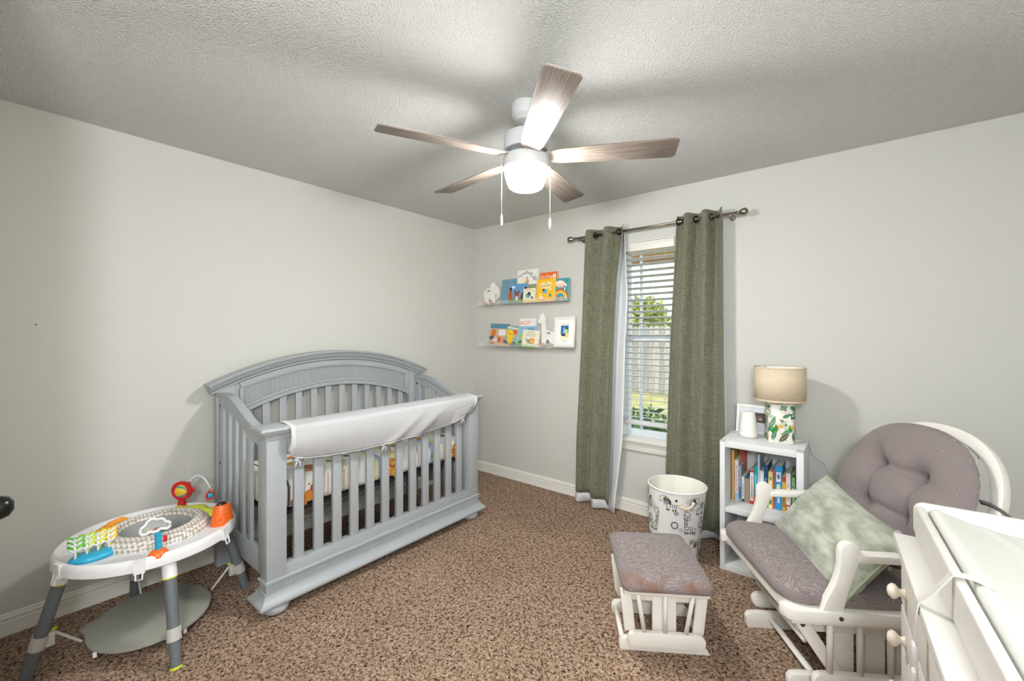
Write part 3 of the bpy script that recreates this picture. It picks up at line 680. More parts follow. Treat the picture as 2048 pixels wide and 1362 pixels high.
# ================================================================ CEILING FAN
FX, FY = -1.19, 1.58
fan = thing('ceiling_fan', 'white five-blade ceiling fan with grey wood blades and a glowing glass bowl', 'ceiling fan', (FX, FY, H))
F_ = lambda name, mb, m, **k: obj(name, mb, m, fan, **k)
FM = Matrix.Translation((FX, FY, 0))
FANW = mat('fan_white_enamel', (205, 207, 208), .35)
F_('canopy', MB().lathe([(.030, 2.358), (.045, 2.362), (.050, 2.372), (.060, 2.378), (.066, 2.39), (.067, 2.4395)], 36, FM), FANW, auto=40)
F_('downrod', MB().cyl((FX, FY, 2.30), (FX, FY, 2.365), .013, n=14), FANW, smooth=True)
F_('motor_housing', MB().lathe([(.101, 2.222), (.103, 2.23), (.103, 2.282), (.097, 2.297), (.080, 2.304), (.03, 2.307)], 40, FM), FANW, auto=40)
F_('motor_hub', MB().lathe([(.09, 2.195), (.09, 2.224)], 32, FM), mat('fan_shadow_gap', (120, 120, 120), .5))
F_('light_collar', MB().lathe([(.092, 2.140), (.104, 2.142), (.106, 2.15), (.106, 2.19), (.100, 2.197), (.09, 2.198)], 40, FM), FANW, auto=40)
def bowl_mat():
    m = bpy.data.materials.new('lit_glass'); m.use_nodes = True; nt = m.node_tree; nt.nodes.clear()
    o = nt.nodes.new('ShaderNodeOutputMaterial'); e = nt.nodes.new('ShaderNodeEmission'); e.inputs[0].default_value = (.99, .99, .965, 1)
    tc = nt.nodes.new('ShaderNodeTexCoord'); sp = nt.nodes.new('ShaderNodeSeparateXYZ'); nt.links.new(tc.outputs['Object'], sp.inputs[0])
    mr = nt.nodes.new('ShaderNodeMapRange'); mr.interpolation_type = 'SMOOTHSTEP'
    for k, v in ((1, 2.08 - H), (2, 2.138 - H), (3, BOWL), (4, BOWL * .22)): mr.inputs[k].default_value = v     # bulb low in the bowl: its rim glows less
    nt.links.new(sp.outputs['Z'], mr.inputs[0]); nt.links.new(mr.outputs[0], e.inputs[1]); nt.links.new(e.outputs[0], o.inputs[0]); return m
F_('glass_bowl', MB().lathe([(.01, 2.0465), (.045, 2.047), (.068, 2.050), (.079, 2.058), (.087, 2.078), (.094, 2.10), (.0995, 2.118), (.1005, 2.130), (.099, 2.1395)], 48, FM), bowl_mat(), smooth=True)
BLW = mat('grey_weathered_wood', (150, 136, 124), .5, col2=(112, 100, 94), cscale=26, cdetail=6, cramp=(.35, .68), stretch=(.5, 7, 7), bump=.1, bscale=40)
def blade_mb():
    pts = []
    for x, hw in ((.115, .040), (.15, .050), (.30, .058), (.50, .064), (.655, .067)): pts.append((x, -hw))
    pts += [(.668, -.060), (.672, -.05), (.672, .05), (.668, .060)]
    for x, hw in ((.655, .067), (.50, .064), (.30, .058), (.15, .050), (.115, .040)): pts.append((x, hw))
    return MB().prism(pts, -.003, .003, 'xy')
bp_ = bt_ = ip_ = None
PH = -115.0
for k in range(5):
    M = Matrix.Translation((0, 0, 2.192 - H)) @ Matrix.Rotation(R(PH + 72 * k), 4, 'Z') @ Matrix.Rotation(R(-12), 4, 'X')
    if bp_ is None:
        bp_ = obj('blade', blade_mb(), BLW, fan, world=False, bevel=.0012)
        ip_ = obj('blade_iron', MB().prism([(.07, -.022), (.13, -.03), (.15, -.03), (.15, .03), (.13, .03), (.07, .022)], .0032, .008, 'xy'), FANW, bp_, world=False)
        bt_ = obj('blade_top', MB().prism([(x, y) for x, y in [(.12, -.04), (.30, -.0565), (.66, -.066), (.6715, -.05), (.6715, .05), (.66, .066), (.30, .0565), (.12, .04)]], .0031, .0045, 'xy'), FANW, bp_, world=False)
        bs = [bp_, ip_, bt_]
    else:
        nb = copy_part(bp_, fan); bs = [nb, copy_part(ip_, nb), copy_part(bt_, nb)]
    for o in bs[:1]: o.matrix_local = M
CHAIN = mat('chain_white', (232, 226, 214), .4)
for (px, py, zt, zb) in ((-.083, -.067, 2.185, 1.925), (.083, .067, 2.165, 1.908)):
    ch = F_('pull_chain', MB().tube([(FX + px * .92, FY + py * .92, zt), (FX + px * 1.06, FY + py * 1.06, zt - .012), (FX + px * 1.06, FY + py * 1.06, zb)], .0016, 6), CHAIN, smooth=True)
    obj('chain_pull', MB().lathe([(.002, zb + .004), (.005, zb - .004), (.006, zb - .02), (.0045, zb - .044), (.003, zb - .046)], 12, Matrix.Translation((FX + px * 1.06, FY + py * 1.06, 0))), CHAIN, ch, smooth=True)
# unseen glowing globe added behind the camera to soften the room's contrast
hl = thing('fill_globe', 'white globe added as fill light, hanging unseen behind the viewer', 'fill light', (.33, -.50, H))
HM = Matrix.Translation((.33, -.50, 0))
obj('fill_rose', MB().lathe([(.05, 2.42), (.06, 2.425), (.06, 2.44)], 32, HM), FANW, hl, auto=40)
obj('stem', MB().cyl((.33, -.50, 1.9), (.33, -.50, 2.425), .008, n=10), FANW, hl)
hm = bpy.data.materials.new('fill_glow'); hm.use_nodes = True; nt = hm.node_tree; nt.nodes.clear(); o_ = nt.nodes.new('ShaderNodeOutputMaterial'); e_ = nt.nodes.new('ShaderNodeEmission')
e_.inputs[0].default_value = (.96, 1, 1.04, 1); e_.inputs[1].default_value = FILL; nt.links.new(e_.outputs[0], o_.inputs[0])
obj('globe', MB().ell((.33, -.50, 1.78), (.15, .15, .15), 28, 16), hm, hl, smooth=True)
# ================================================================ CURTAINS
RODY, RODZ = 3.045, 2.157
rod = thing('curtain_rod', 'thin nickel curtain rod with round finials above the window', 'curtain rod', (-1.19, RODY, RODZ))
obj('rod', MB().cyl((-1.80, RODY, RODZ), (-.58, RODY, RODZ), .0085, n=14), STEEL, rod, smooth=True)
for x, s in ((-1.80, -1), (-.58, 1)):
    Mx = Matrix.Translation((x, RODY, RODZ)) @ Matrix.Rotation(R(90 * s), 4, 'Y')
    obj('finial', MB().lathe([(.009, -.012), (.013, -.010), (.013, -.004), (.009, 0), (.010, .006), (.0145, .010), (.022, .022), (.0245, .034), (.022, .046), (.012, .056), (.003, .059)], 20, Mx), STEEL, rod, smooth=True)
    obj('bracket', MB().tube([(x - s * .05, YW, RODZ - .01), (x - s * .05, RODY + .02, RODZ - .012), (x - s * .05, RODY, RODZ - .012)], .006, 8).lathe([(.018, 0), (.018, .005)], 14, Matrix.Translation((x - s * .05, YW, RODZ - .01)) @ Matrix.Rotation(R(90), 4, 'X')), STEEL, rod)
def sage():
    m = mat('sage_linen', (112, 114, 98), .9, sheen=.2, spec=.15); nt = m.node_tree; b = nt.nodes['Principled BSDF']; tc = nt.nodes.new('ShaderNodeTexCoord')
    hs = []
    for sc in ((420, 420, 6), (30, 30, 300)):
        mp = nt.nodes.new('ShaderNodeMapping'); mp.inputs['Scale'].default_value = sc; n = nt.nodes.new('ShaderNodeTexNoise'); n.inputs['Scale'].default_value = 1.0; n.inputs['Detail'].default_value = 2
        nt.links.new(tc.outputs['Object'], mp.inputs[0]); nt.links.new(mp.outputs[0], n.inputs['Vector']); hs.append(n)
    ad = nt.nodes.new('ShaderNodeMath'); ad.operation = 'ADD'; nt.links.new(hs[0].outputs[0], ad.inputs[0]); nt.links.new(hs[1].outputs[0], ad.inputs[1])
    r = nt.nodes.new('ShaderNodeValToRGB'); r.color_ramp.elements[0].position = .75; r.color_ramp.elements[0].color = lin((87, 88, 73)); r.color_ramp.elements[1].position = 1.25; r.color_ramp.elements[1].color = lin((131, 130, 109))
    dv = nt.nodes.new('ShaderNodeMath'); dv.operation = 'MULTIPLY'; dv.inputs[1].default_value = 1.0; nt.links.new(ad.outputs[0], dv.inputs[0])
    r.color_ramp.elements[0].position = .38; r.color_ramp.elements[1].position = .62; dv.inputs[1].default_value = .5
    nt.links.new(dv.outputs[0], r.inputs[0]); nt.links.new(r.outputs[0], b.inputs['Base Color']); return m
SAGE = sage()
def curtain(label, xl, xr, waves, amp, ph, yb, lining_r, hem, gx, zbot):
    """xl, xr: tables z -> edge; yb: y drift left/right at the hem"""
    t = thing('curtain', label, 'curtain', ((lerp_tab(xl, 0) + lerp_tab(xr, 0)) / 2, RODY, 0), group='sage green curtains')
    def pt(s, z, ex=0.0, dy=0.0):
        a = lerp_tab(xl, z); b = lerp_tab(xr, z); k = 1 - max(0, min(1, z / 2.2))
        A = amp * (1 - .35 * k) * (1 + .15 * math.sin(3 * s + 2 * z))
        y = RODY + A * math.sin(TAU * (waves * s) + ph + .5 * k) + k * (yb[0] * (1 - s) + yb[1] * s) + dy
        return (a + (b - a) * s + ex, min(y, YW - .02), z)
    zs = [zbot + (2.203 - zbot) * (i / 40) for i in range(41)]
    rows = [[pt(s / 60, z + (.006 * math.sin(5 * s / 60) if i == 0 else 0)) for s in range(61)] for i, z in enumerate(zs)]
    obj('panel', MB().grid(rows), SAGE, t, smooth=True, solid=.003)
    rows = []
    for z in [.012 + (2.15 - .012) * (i / 30) for i in range(31)]:
        ext = lining_r(z); row = []
        for s in range(41):
            q = s / 40; p = pt(min(q, 1), max(z, zbot), 0, .012); fl = max(0, 1 - z / .10)
            row.append((p[0] + (ext * max(0, (q - .7) / .3)), min(p[1] + .03 * max(0, (q - .7) / .3) - .035 * fl * (.6 + .4 * math.sin(9 * q + 1)), YW - .012), z))
        rows.append(row)
    obj('lining', MB().grid(rows), LINEN, t, smooth=True, solid=.002)
    for x in gx:
        M = Matrix.Translation((x, RODY, RODZ)) @ Matrix.Rotation(R(90), 4, 'Y') @ Matrix.Rotation(R(25), 4, 'X')
        loop = [M @ Vector((.021 * math.cos(TAU * i / 20), .021 * math.sin(TAU * i / 20), 0)) for i in range(20)]
        obj('grommet', MB().tube(loop, .0045, 8, closed=True), mat('dark_bronze', (52, 42, 38), .35, metal=.8), t, smooth=True)
curtain('sage green linen curtain with white lining showing, left of the window', [(0, -1.80), (.5, -1.79), (1.24, -1.745), (2.2, -1.70)], [(0, -1.455), (.5, -1.44), (1.24, -1.425), (1.8, -1.40), (2.2, -1.352)], 2.2, .044, 2.6, (.03, -.05),
        lambda z: (.075 if z > .55 else .035 + .04 * max(0, (z - .1) / .45)) if z < 1.7 else .075 * max(0, (2.15 - z) / .45), 0, (-1.60, -1.40, -1.50, -1.66), .078)
curtain('sage green linen curtain hanging right of the window, behind the hamper', [(0, -1.06), (.44, -1.052), (1.26, -1.024), (2.2, -.971)], [(0, -.655), (.5, -.644), (1.26, -.659), (2.2, -.668)], 2.6, .045, .4, (.0, -.02), lambda z: 0, 0, (-.915, -.84, -.745, -.955), .05)
# ================================================================ LEDGES WITH BOOKS AND TOYS
ACR = mat('clear_acrylic', (235, 240, 240), .08, alpha=.16)
def ledge(label, x0, x1, z):
    t = thing('acrylic_ledge', label, 'shelf', ((x0 + x1) / 2, YW, z))
    obj('back_plate', MB().box(x0, x1, YW - .004, YW - .0005, z, z + .06), ACR, t)
    obj('ledge_base', MB().box(x0, x1, YW - .088, YW - .004, z, z + .004), ACR, t)
    obj('front_lip', MB().box(x0, x1, YW - .092, YW - .088, z, z + .035), ACR, t)
Z1, Z2 = 1.652, 1.255
ledge('clear acrylic picture ledge, upper of the two beside the curtain', -2.875, -1.865, Z1)
ledge('clear acrylic picture ledge, lower of the two beside the curtain', -2.875, -1.815, Z2)
PAPER = mat('paper', (232, 228, 216), .8)
def book(label, x0, x1, z, h, col, t=.014, y=YW - .075, lean=6, roll=0, name='picture_book', group='books facing out on the ledges', col2=None):
    w_ = x1 - x0; cm = mat('cover_%d_%d_%d' % col, col, .4)
    o = thing(name, label, 'book', ((x0 + x1) / 2, y, z), group=group, rot=(R(-lean), R(roll), 0))
    OWNER[o] = obj('cover', MB().box(-w_ / 2, w_ / 2, -.0025, 0, 0, h).box(-w_ / 2, w_ / 2, t - .0025, t, 0, h).box(-w_ / 2, -w_ / 2 + .0025, 0, t - .0025, 0, h), cm, o, world=False)
    obj('pages', MB().box(-w_ / 2 + .0025, w_ / 2 - .002, 0, t - .0025, .002, h - .002), PAPER, o, world=False)
    return o
FACE = lambda u, v, l: (u, -.0025 - l, v)
def btext(o, s, size, u, v, col, rot=0, sx=1.0):
    M = plane_M((u, -.0036, v), (math.cos(rot), 0, math.sin(rot)), (-math.sin(rot), 0, math.cos(rot))); return text(o, s, size, M, col, sx=sx)
zb = Z1 + .0062
o = book('plain slate blue book beside the white elephant', -2.630, -2.43, zb, .235, (112, 150, 168), y=YW - .045)
printed(o, [el(0, .15, .02, .02, (98, 134, 150))] + stroke([(-.06, .2), (.06, .2)], .004, (98, 134, 150)), FACE)
o = book('tall white book with an arched black title and a striped tower', -2.44, -2.212, zb, .305, (240, 238, 232), y=YW - .045, lean=5)
printed(o, [rc(-.02, .10, .02, .21, (196, 150, 104)), el(0, .225, .012, .016, (214, 168, 120)), rc(-.02, .13, .02, .14, (240, 200, 120)), rc(-.02, .165, .02, .175, (150, 100, 80)), rc(-.017, .2, .017, .206, (240, 210, 140)), el(-.03, .16, .05, .06, (242, 232, 196)), rc(-.02, .10, .02, .205, (200, 156, 110)), rc(-.02, .165, .02, .178, (150, 100, 80)), rc(-.113, .0, .113, .10, (132, 146, 112))], FACE)
for s, u, v, r_ in (('Oh,', -.080, .252, .35), ('the', -.036, .272, .2), ('Places', .022, .274, -.18), ("You'll", .062, .238, -.4), ('Go!', .088, .212, -.3)): btext(o, s, .036, u, v, (34, 40, 48), r_)
o = book('wide picture book of farm animals under a blue sky', -2.525, -2.305, zb, .18, (104, 156, 204), y=YW - .063, lean=6)
printed(o, [el(-.06, .15, .03, .012, (214, 230, 244)), rc(-.108, .0, .108, .05, (110, 140, 70)), el(-.085, .075, .024, .05, (190, 90, 34)), el(-.085, .135, .014, .02, (60, 36, 28)), el(-.01, .07, .026, .035, (150, 70, 44)), el(-.03, .105, .008, .018, (120, 60, 40)), el(.012, .105, .008, .018, (120, 60, 40)), el(-.008, .045, .018, .022, (214, 210, 220)), el(.07, .05, .036, .05, (96, 76, 44)), el(.09, .12, .016, .03, (60, 48, 36)), el(-.07, .015, .03, .012, (84, 124, 60))], FACE)
o = book('olive green book half hidden behind the small cream board book', -2.31, -2.214, zb, .165, (138, 148, 110), y=YW - .063, lean=6)
o = book('small cream board book with a blue elephant on the cover', -2.335, -2.203, zb, .125, (244, 236, 200), y=YW - .081, lean=6, t=.014)
printed(o, [rc(-.064, .0, .064, .02, (240, 206, 100)), el(-.01, .06, .032, .022, (110, 166, 180)), el(.0, .078, .018, .016, (40, 60, 70)), el(.036, .04, .012, .012, (90, 80, 110)), rc(-.04, .108, .03, .113, (200, 110, 90)), el(-.05, .095, .004, .004, (90, 150, 110)), el(.045, .095, .008, .006, (150, 180, 120)), el(.05, .07, .004, .004, (220, 140, 70))], FACE)
o = book('tall orange book with a white title above the yellow board book', -2.186, -2.005, zb, .262, (226, 110, 36), y=YW - .045, lean=6)
btext(o, 'Go Dog', .040, -.022, .222, (250, 240, 224), .02, sx=.9); printed(o, [el(.062, .222, .017, .022, (246, 240, 232)), stroke([(.062, .21), (.062, .235)], .006, (150, 150, 150))[0]], FACE)
o = book('yellow board book of numbers with small animals, in front of the orange book', -2.186, -2.000, zb, .198, (244, 188, 32), y=YW - .081, lean=6, t=.014)
btext(o, 'Numbers', .033, .0, .138, (120, 110, 130), .06)
printed(o, [el(0, .142, .07, .032, (248, 224, 150)), rc(-.008, .160, .008, .170, (130, 120, 136)), el(-.005, .088, .024, .022, (120, 176, 196)), el(-.02, .10, .014, .012, (60, 80, 90)), el(.05, .105, .014, .01, (236, 226, 210)), el(.052, .05, .012, .017, (50, 134, 140)), el(-.045, .035, .022, .016, (236, 220, 200)), el(-.05, .06, .018, .012, (246, 210, 150)), el(-.03, .012, .02, .006, (238, 150, 40))], FACE, base=.0003)
o = book('teal board book of colors with a rainbow, at the end of the upper ledge', -2.012, -1.868, zb, .192, (64, 150, 156), y=YW - .063, lean=6, t=.014)
btext(o, 'Color', .036, -.014, .13, (206, 64, 48), -.03, sx=.95)
arcs = []
for k, c in enumerate(((206, 84, 44), (236, 160, 50), (230, 210, 90), (90, 170, 130), (90, 140, 190))):
    rr = .075 - k * .011; arcs += stroke([(-.01 + rr * math.cos(PI * i / 10), .02 + rr * math.sin(PI * i / 10)) for i in range(11)], .0115, c)
printed(o, [el(-.02, .145, .05, .03, (246, 226, 208)), el(.02, .13, .03, .02, (246, 226, 208))] + arcs + [el(.03, .10, .012, .026, (30, 30, 34)), el(.032, .098, .007, .018, (244, 238, 230)), el(-.03, .016, .018, .016, (170, 120, 90)), el(.005, .018, .018, .018, (190, 140, 106)), el(-.055, .05, .012, .03, (240, 160, 50))], FACE, base=.0002)
# wooden animal toys
WTOY = mat('toy_white_wood', (236, 234, 229), .5); WHEEL = mat('beech_wheel', (206, 160, 120), .5, col2=(186, 138, 100), cscale=50)
def keyhole(outer, hole):
    i = min(range(len(outer)), key=lambda k: min((outer[k][0] - h[0]) ** 2 + (outer[k][1] - h[1]) ** 2 for h in hole))
    j = min(range(len(hole)), key=lambda k: (outer[i][0] - hole[k][0]) ** 2 + (outer[i][1] - hole[k][1]) ** 2)
    hh = hole[j:] + hole[:j + 1]
    return outer[:i + 1] + hh + outer[i:]
def toy(name, label, x0, x1, z0, z1, pts, hole, wheels, bb):
    W_, H_ = x1 - x0, z1 - z0; f = lambda p: ((p[0] - bb[0]) / (bb[2] - bb[0]) * W_ - W_ / 2, (bb[3] - p[1]) / (bb[3] - bb[1]) * H_)
    t = thing(name, label, 'toy', ((x0 + x1) / 2, YW - .055, z0), group='wooden pull toys on the ledges')
    outer = [f(p) for p in pts]; hl_ = [f(p) for p in hole]
    def area(q): return sum(a[0] * b[1] - b[0] * a[1] for a, b in zip(q, q[1:] + q[:1]))
    if (area(outer) > 0) == (area(hl_) > 0): hl_ = hl_[::-1]
    obj('body', MB().prism(keyhole(outer, hl_), -.010, .010, 'xz'), WTOY, t, world=False)
    for (wx, wy, r_) in wheels:
        u, v = f((wx, wy))
        for yy in (-.018, .018): obj('wheel', MB().lathe([(.004, -.006), (r_, -.006), (r_, .006), (.004, .006)], 18, Matrix.Translation((u, yy, r_)) @ Matrix.Rotation(R(90), 4, 'X')), WHEEL, t, world=False, auto=40)
oval = lambda x0, x1, y0, y1: [((x0 + x1) / 2 + (x1 - x0) / 2 * math.cos(TAU * i / 14), (y0 + y1) / 2 + (y1 - y0) / 2 * math.sin(TAU * i / 14)) for i in range(14)]
toy('elephant_toy', 'white wooden elephant pull toy with wood wheels on the upper ledge', -2.835, -2.635, Z1 + .0045, Z1 + .215,
    [(165, 1130), (175, 980), (150, 880), (170, 790), (240, 725), (330, 705), (365, 690), (360, 640), (400, 585), (440, 575), (490, 600), (510, 650), (570, 690), (600, 770), (610, 880), (590, 980), (520, 1060), (510, 1040), (545, 960), (545, 890), (520, 880), (490, 920), (485, 1000), (480, 1120), (390, 1120), (375, 1030), (340, 1000), (300, 1010), (280, 1060), (280, 1130)],
    oval(232, 365, 762, 812), [(205, 1120, .017), (400, 1120, .017)], (150, 575, 610, 1170))
# lower ledge
zb = Z2 + .0062
o = book('book with a teal title strip and busy orange cover, leftmost on the lower ledge', -2.765, -2.52, zb, .212, (206, 172, 138), y=YW - .063, lean=6, roll=2)
printed(o, [rc(-.12, .165, .12, .21, (84, 138, 156)), rc(-.01, .10, .075, .155, (236, 236, 240)), el(-.075, .12, .028, .04, (206, 120, 44)), el(-.095, .075, .03, .02, (84, 90, 110)), el(-.05, .055, .03, .02, (226, 214, 206)), el(.04, .05, .045, .03, (214, 150, 104)), el(.0, .06, .016, .03, (190, 90, 60)), el(.07, .045, .016, .022, (84, 120, 170)), el(.05, .02, .06, .012, (230, 176, 90)), el(-.08, .02, .03, .01, (190, 80, 60))], FACE)
for k in range(9): pass
o = book('green edged board book with a round grey tab behind the yellow animal book', -2.535, -2.42, zb, .19, (150, 168, 150), y=YW - .045, lean=6, roll=4)
o = book('tilted board book with a smiling yellow animal and an orange balloon', -2.555, -2.415, zb + .014, .165, (150, 178, 170), y=YW - .081, lean=6, roll=9, t=.014)
printed(o, [rc(-.07, 0, .07, .03, (70, 100, 92)), el(-.012, .05, .035, .045, (240, 192, 36)), el(-.022, .1, .042, .04, (242, 196, 34)), el(-.04, .105, .004, .005, (30, 24, 20)), el(-.008, .098, .004, .005, (30, 24, 20)), el(-.024, .09, .008, .006, (220, 140, 30)), el(.035, .125, .022, .026, (232, 96, 34)), el(.03, .085, .008, .014, (244, 206, 120)), rc(-.06, .148, .065, .163, (206, 222, 214))], FACE)
o = book('tall white book with a big orange title in the middle of the lower ledge', -2.414, -2.235, zb, .255, (238, 236, 232), y=YW - .045, lean=6)
btext(o, 'HOP', .056, -.028, .212, (222, 104, 40), 0, sx=1.05); printed(o, [el(.058, .214, .016, .022, (206, 214, 212)), el(.058, .214, .012, .017, (238, 236, 232))], FACE)
o = book('sky blue picture book with a green hill behind the cream board book', -2.412, -2.205, zb, .185, (140, 182, 214), y=YW - .063, lean=6)
btext(o, 'a Wild', .036, .03, .155, (44, 84, 130), .04)
printed(o, [el(-.06, .09, .028, .03, (170, 200, 100)), el(-.06, .02, .06, .035, (80, 130, 60)), el(.03, .01, .09, .03, (110, 160, 80))], FACE)
o = book('cream board book with an orange snail and a three line title', -2.350, -2.170, zb, .148, (238, 230, 206), y=YW - .081, lean=6, roll=4, t=.014)
ln = []
for v, n_ in ((.128, 7), (.110, 9), (.093, 9)):
    for k in range(n_): ln.append(rc(-.052 + k * .012 + (9 - n_) * .006, v, -.046 + k * .012 + (9 - n_) * .006, v + .007, (150, 130, 120)))
printed(o, ln + [el(-.005, .045, .03, .022, (140, 160, 130)), el(.022, .05, .028, .028, (224, 150, 66)), el(.022, .05, .016, .016, (240, 184, 100)), el(-.04, .06, .012, .016, (160, 186, 180)), rc(-.088, 0, .088, .012, (196, 214, 150))], FACE)
toy('giraffe_toy', 'white wooden giraffe pull toy with wood wheels on the lower ledge', -2.178, -2.005, Z2 + .0045, Z2 + .30,
    [(545, 1060), (545, 420), (500, 415), (440, 390), (440, 340), (500, 260), (480, 180), (510, 155), (545, 200), (565, 200), (560, 150), (590, 130), (615, 150), (610, 210), (640, 190), (670, 200), (665, 240), (640, 260), (690, 280), (680, 310), (650, 310), (690, 620), (800, 640), (890, 690), (920, 760), (925, 980), (920, 1060), (800, 1060), (795, 960), (760, 890), (710, 880), (670, 940), (650, 1060)],
    oval(682, 835, 672, 730), [(590, 1040, .018), (850, 1040, .018)], (440, 130, 940, 1100))
pf = thing('framed_picture', 'white picture frame with a small blue and yellow print, end of the lower ledge', 'picture frame', (-1.912, YW - .06, zb), rot=(R(-6), 0, 0))
mb = MB()
for a in ((-.103, -.085, 0, .258), (.085, .103, 0, .258), (-.085, .085, 0, .018), (-.085, .085, .240, .258)): mb.box(a[0], a[1], -.014, 0, a[2], a[3])
obj('frame', mb, WHITE, pf, world=False, bevel=.002)
obj('mount', MB().box(-.086, .086, -.006, -.003, .017, .241), mat('white_mount', (240, 239, 238), .8), pf, world=False)
printed(pf, [rc(-.038, .06, .048, .185, (244, 236, 206)), rc(-.038, .112, .038, .185, (40, 110, 176)), rc(-.015, .112, .005, .165, (120, 180, 220)), el(.018, .158, .012, .012, (30, 60, 60)), el(.016, .135, .016, .02, (196, 214, 130)), el(-.005, .104, .03, .01, (30, 40, 52)), el(.024, .10, .016, .022, (240, 206, 160)), rc(-.05, .196, .04, .2, (226, 170, 140)), rc(-.02, .05, .03, .053, (190, 180, 190)), rc(.001, .017, .003, .048, (120, 124, 130))], lambda u, v, l: (u, -.006 - l, v))
# ================================================================ BOOKCASE
BCX0, BCX1, BCY0, BCY1, BCT = -.612, -.205, 2.70, 3.035, .752
bc = thing('bookcase', 'small white two-compartment bookcase between the curtain and the glider chair', 'bookcase', ((BCX0 + BCX1) / 2, (BCY0 + BCY1) / 2, 0))
LAM = mat('white_laminate', (222, 223, 224), .4)
B_ = lambda name, mb, m=LAM, **k: obj(name, mb, m, bc, **k)
B_('side_panel', MB().box(BCX0, BCX0 + .027, BCY0, BCY1, 0, BCT), bevel=.0015)
B_('side_panel', MB().box(BCX1 - .033, BCX1, BCY0, BCY1, 0, BCT), bevel=.0015)
B_('top_panel', MB().box(BCX0 + .027, BCX1 - .033, BCY0, BCY1, BCT - .036, BCT), bevel=.0015)
B_('shelf', MB().box(BCX0 + .027, BCX1 - .033, BCY0 + .004, BCY1, .338, .366), bevel=.0015)
B_('bottom_panel', MB().box(BCX0 + .027, BCX1 - .033, BCY0 + .002, BCY1, .0, .035), bevel=.0015)
B_('back_panel', MB().box(BCX0 + .02, BCX1 - .02, BCY1, BCY1 + .006, .01, BCT - .01))
for x in (BCX0 - .001, BCX1 - .032): B_('corner_guard', MB().box(x, x + .033, BCY0 - .002, BCY0 + .03, BCT - .008, BCT + .002), mat('clear_silicone', (200, 208, 214), .3, alpha=.6), bevel=.003)
B_('peg_hole', MB().cyl((BCX1 - .016, BCY0 - .0004, .66), (BCX1 - .016, BCY0 + .002, .66), .003, n=10), mat('peg_grey', (176, 176, 180), .5))
# books standing in the bookcase: x0, x1 (at the front), height, colour, depth, y front, label, spine text
SH = .3665
def sbook(label, x0, x1, h, col, dep=.17, y=2.85, txt=None, tcol=(60, 60, 70), ts=.012, extra=None, z=SH, lean=0, top=PAPER):
    w_ = x1 - x0; cm = mat('cover_%d_%d_%d' % col, col, .4)
    o = thing('shelf_book', label, 'book', ((x0 + x1) / 2, y, z), group='books standing in the bookcase', rot=(0, R(lean), 0))
    dep = min(dep, BCY1 - .004 - y)
    e = min(.0022, w_ * .18)
    OWNER[o] = obj('cover', MB().box(-w_ / 2, -w_ / 2 + e, 0, dep, 0, h).box(w_ / 2 - e, w_ / 2, 0, dep, 0, h).box(-w_ / 2, w_ / 2, -.001, e, 0, h), cm, o, world=False)
    obj('pages', MB().box(-w_ / 2 + e, w_ / 2 - e, e, dep - .003, .002, h - .003), top, o, world=False)
    if extra: printed(o, extra, lambda u, v, l: (u, -.001 - l, v))
    if txt:
        M = plane_M((0, -.0019, h * .55), (0, 0, -1), (1, 0, 0)); text(o, txt, ts, M, tcol)
    return o
sbook('tall tan wooden coloured book, first from the left in the bookcase', -.578, -.565, .303, (218, 164, 84), dep=.16)
sbook('white spined touch book second from the left in the bookcase', -.562, -.542, .245, (230, 228, 226), txt='See Touch Feel ROAR', tcol=(196, 70, 70), ts=.017, extra=[rc(-.008, .005, .008, .05, (150, 190, 214))])
sbook('orange red book standing behind the white spined touch book', -.540, -.526, .30, (196, 66, 40), dep=.085, y=2.945)
sbook('blue grey book with a pale top, next to the touch book', -.540, -.527, .215, (150, 168, 190), dep=.17, extra=[rc(-.006, .02, .006, .09, (70, 110, 160))])
sbook('thin white book with a dark foot, fourth spine along the shelf', -.5245, -.510, .152, (228, 226, 222), extra=[rc(-.006, .002, .006, .02, (60, 40, 36)), rc(-.004, .03, .004, .11, (170, 180, 200))])
sbook('short chunky grey brown book with a blue top', -.508, -.482, .145, (150, 134, 118), dep=.12, top=mat('blue_cover_top', (44, 150, 206), .5))
sbook('white book with a red head and foot and red spine lettering', -.480, -.461, .20, (236, 232, 228), extra=[rc(-.004, .035 + k * .012, .004, .042 + k * .012, (190, 60, 60)) for k in range(11)] + [rc(-.0095, .0, .0095, .02, (204, 52, 48)), rc(-.0095, .188, .0095, .20, (204, 52, 48))])
sbook('teal book with a red foot in the bookcase', -.459, -.441, .226, (40, 156, 170), txt='', extra=[rc(-.009, .0, .009, .055, (208, 48, 52)), rc(-.003, .09, .003, .18, (130, 200, 210))])
sbook('tall pale blue book rising above its neighbours', -.440, -.430, .298, (176, 200, 216), dep=.165)
sbook('white book with grey lettering beside the tall pale blue book', -.429, -.409, .205, (226, 230, 234), txt='I Love You', tcol=(110, 120, 140), ts=.016)
sbook('navy blue book with a pale title in the bookcase', -.408, -.388, .245, (34, 72, 120), txt='Good Night', tcol=(190, 210, 230), ts=.014)
sbook('cream yellow book with red and green spine pictures', -.386, -.366, .21, (238, 220, 150), extra=[rc(-.007, .02, .007, .05, (90, 150, 70)), rc(-.006, .07, .006, .12, (200, 60, 50)), el(0, .17, .007, .012, (110, 170, 90))])
sbook('thin orange red book leaning on the thick blue one', -.365, -.356, .222, (216, 84, 40), dep=.16)
sbook('thick bright blue book in the right half of the bookcase', -.354, -.318, .25, (40, 142, 204), dep=.165, extra=[rc(-.011, .16, .011, .215, (236, 236, 236)), el(0, .19, .007, .016, (90, 130, 120)), el(0, .125, .010, .024, (196, 220, 150)), rc(-.006, .04, .006, .07, (200, 226, 240))])
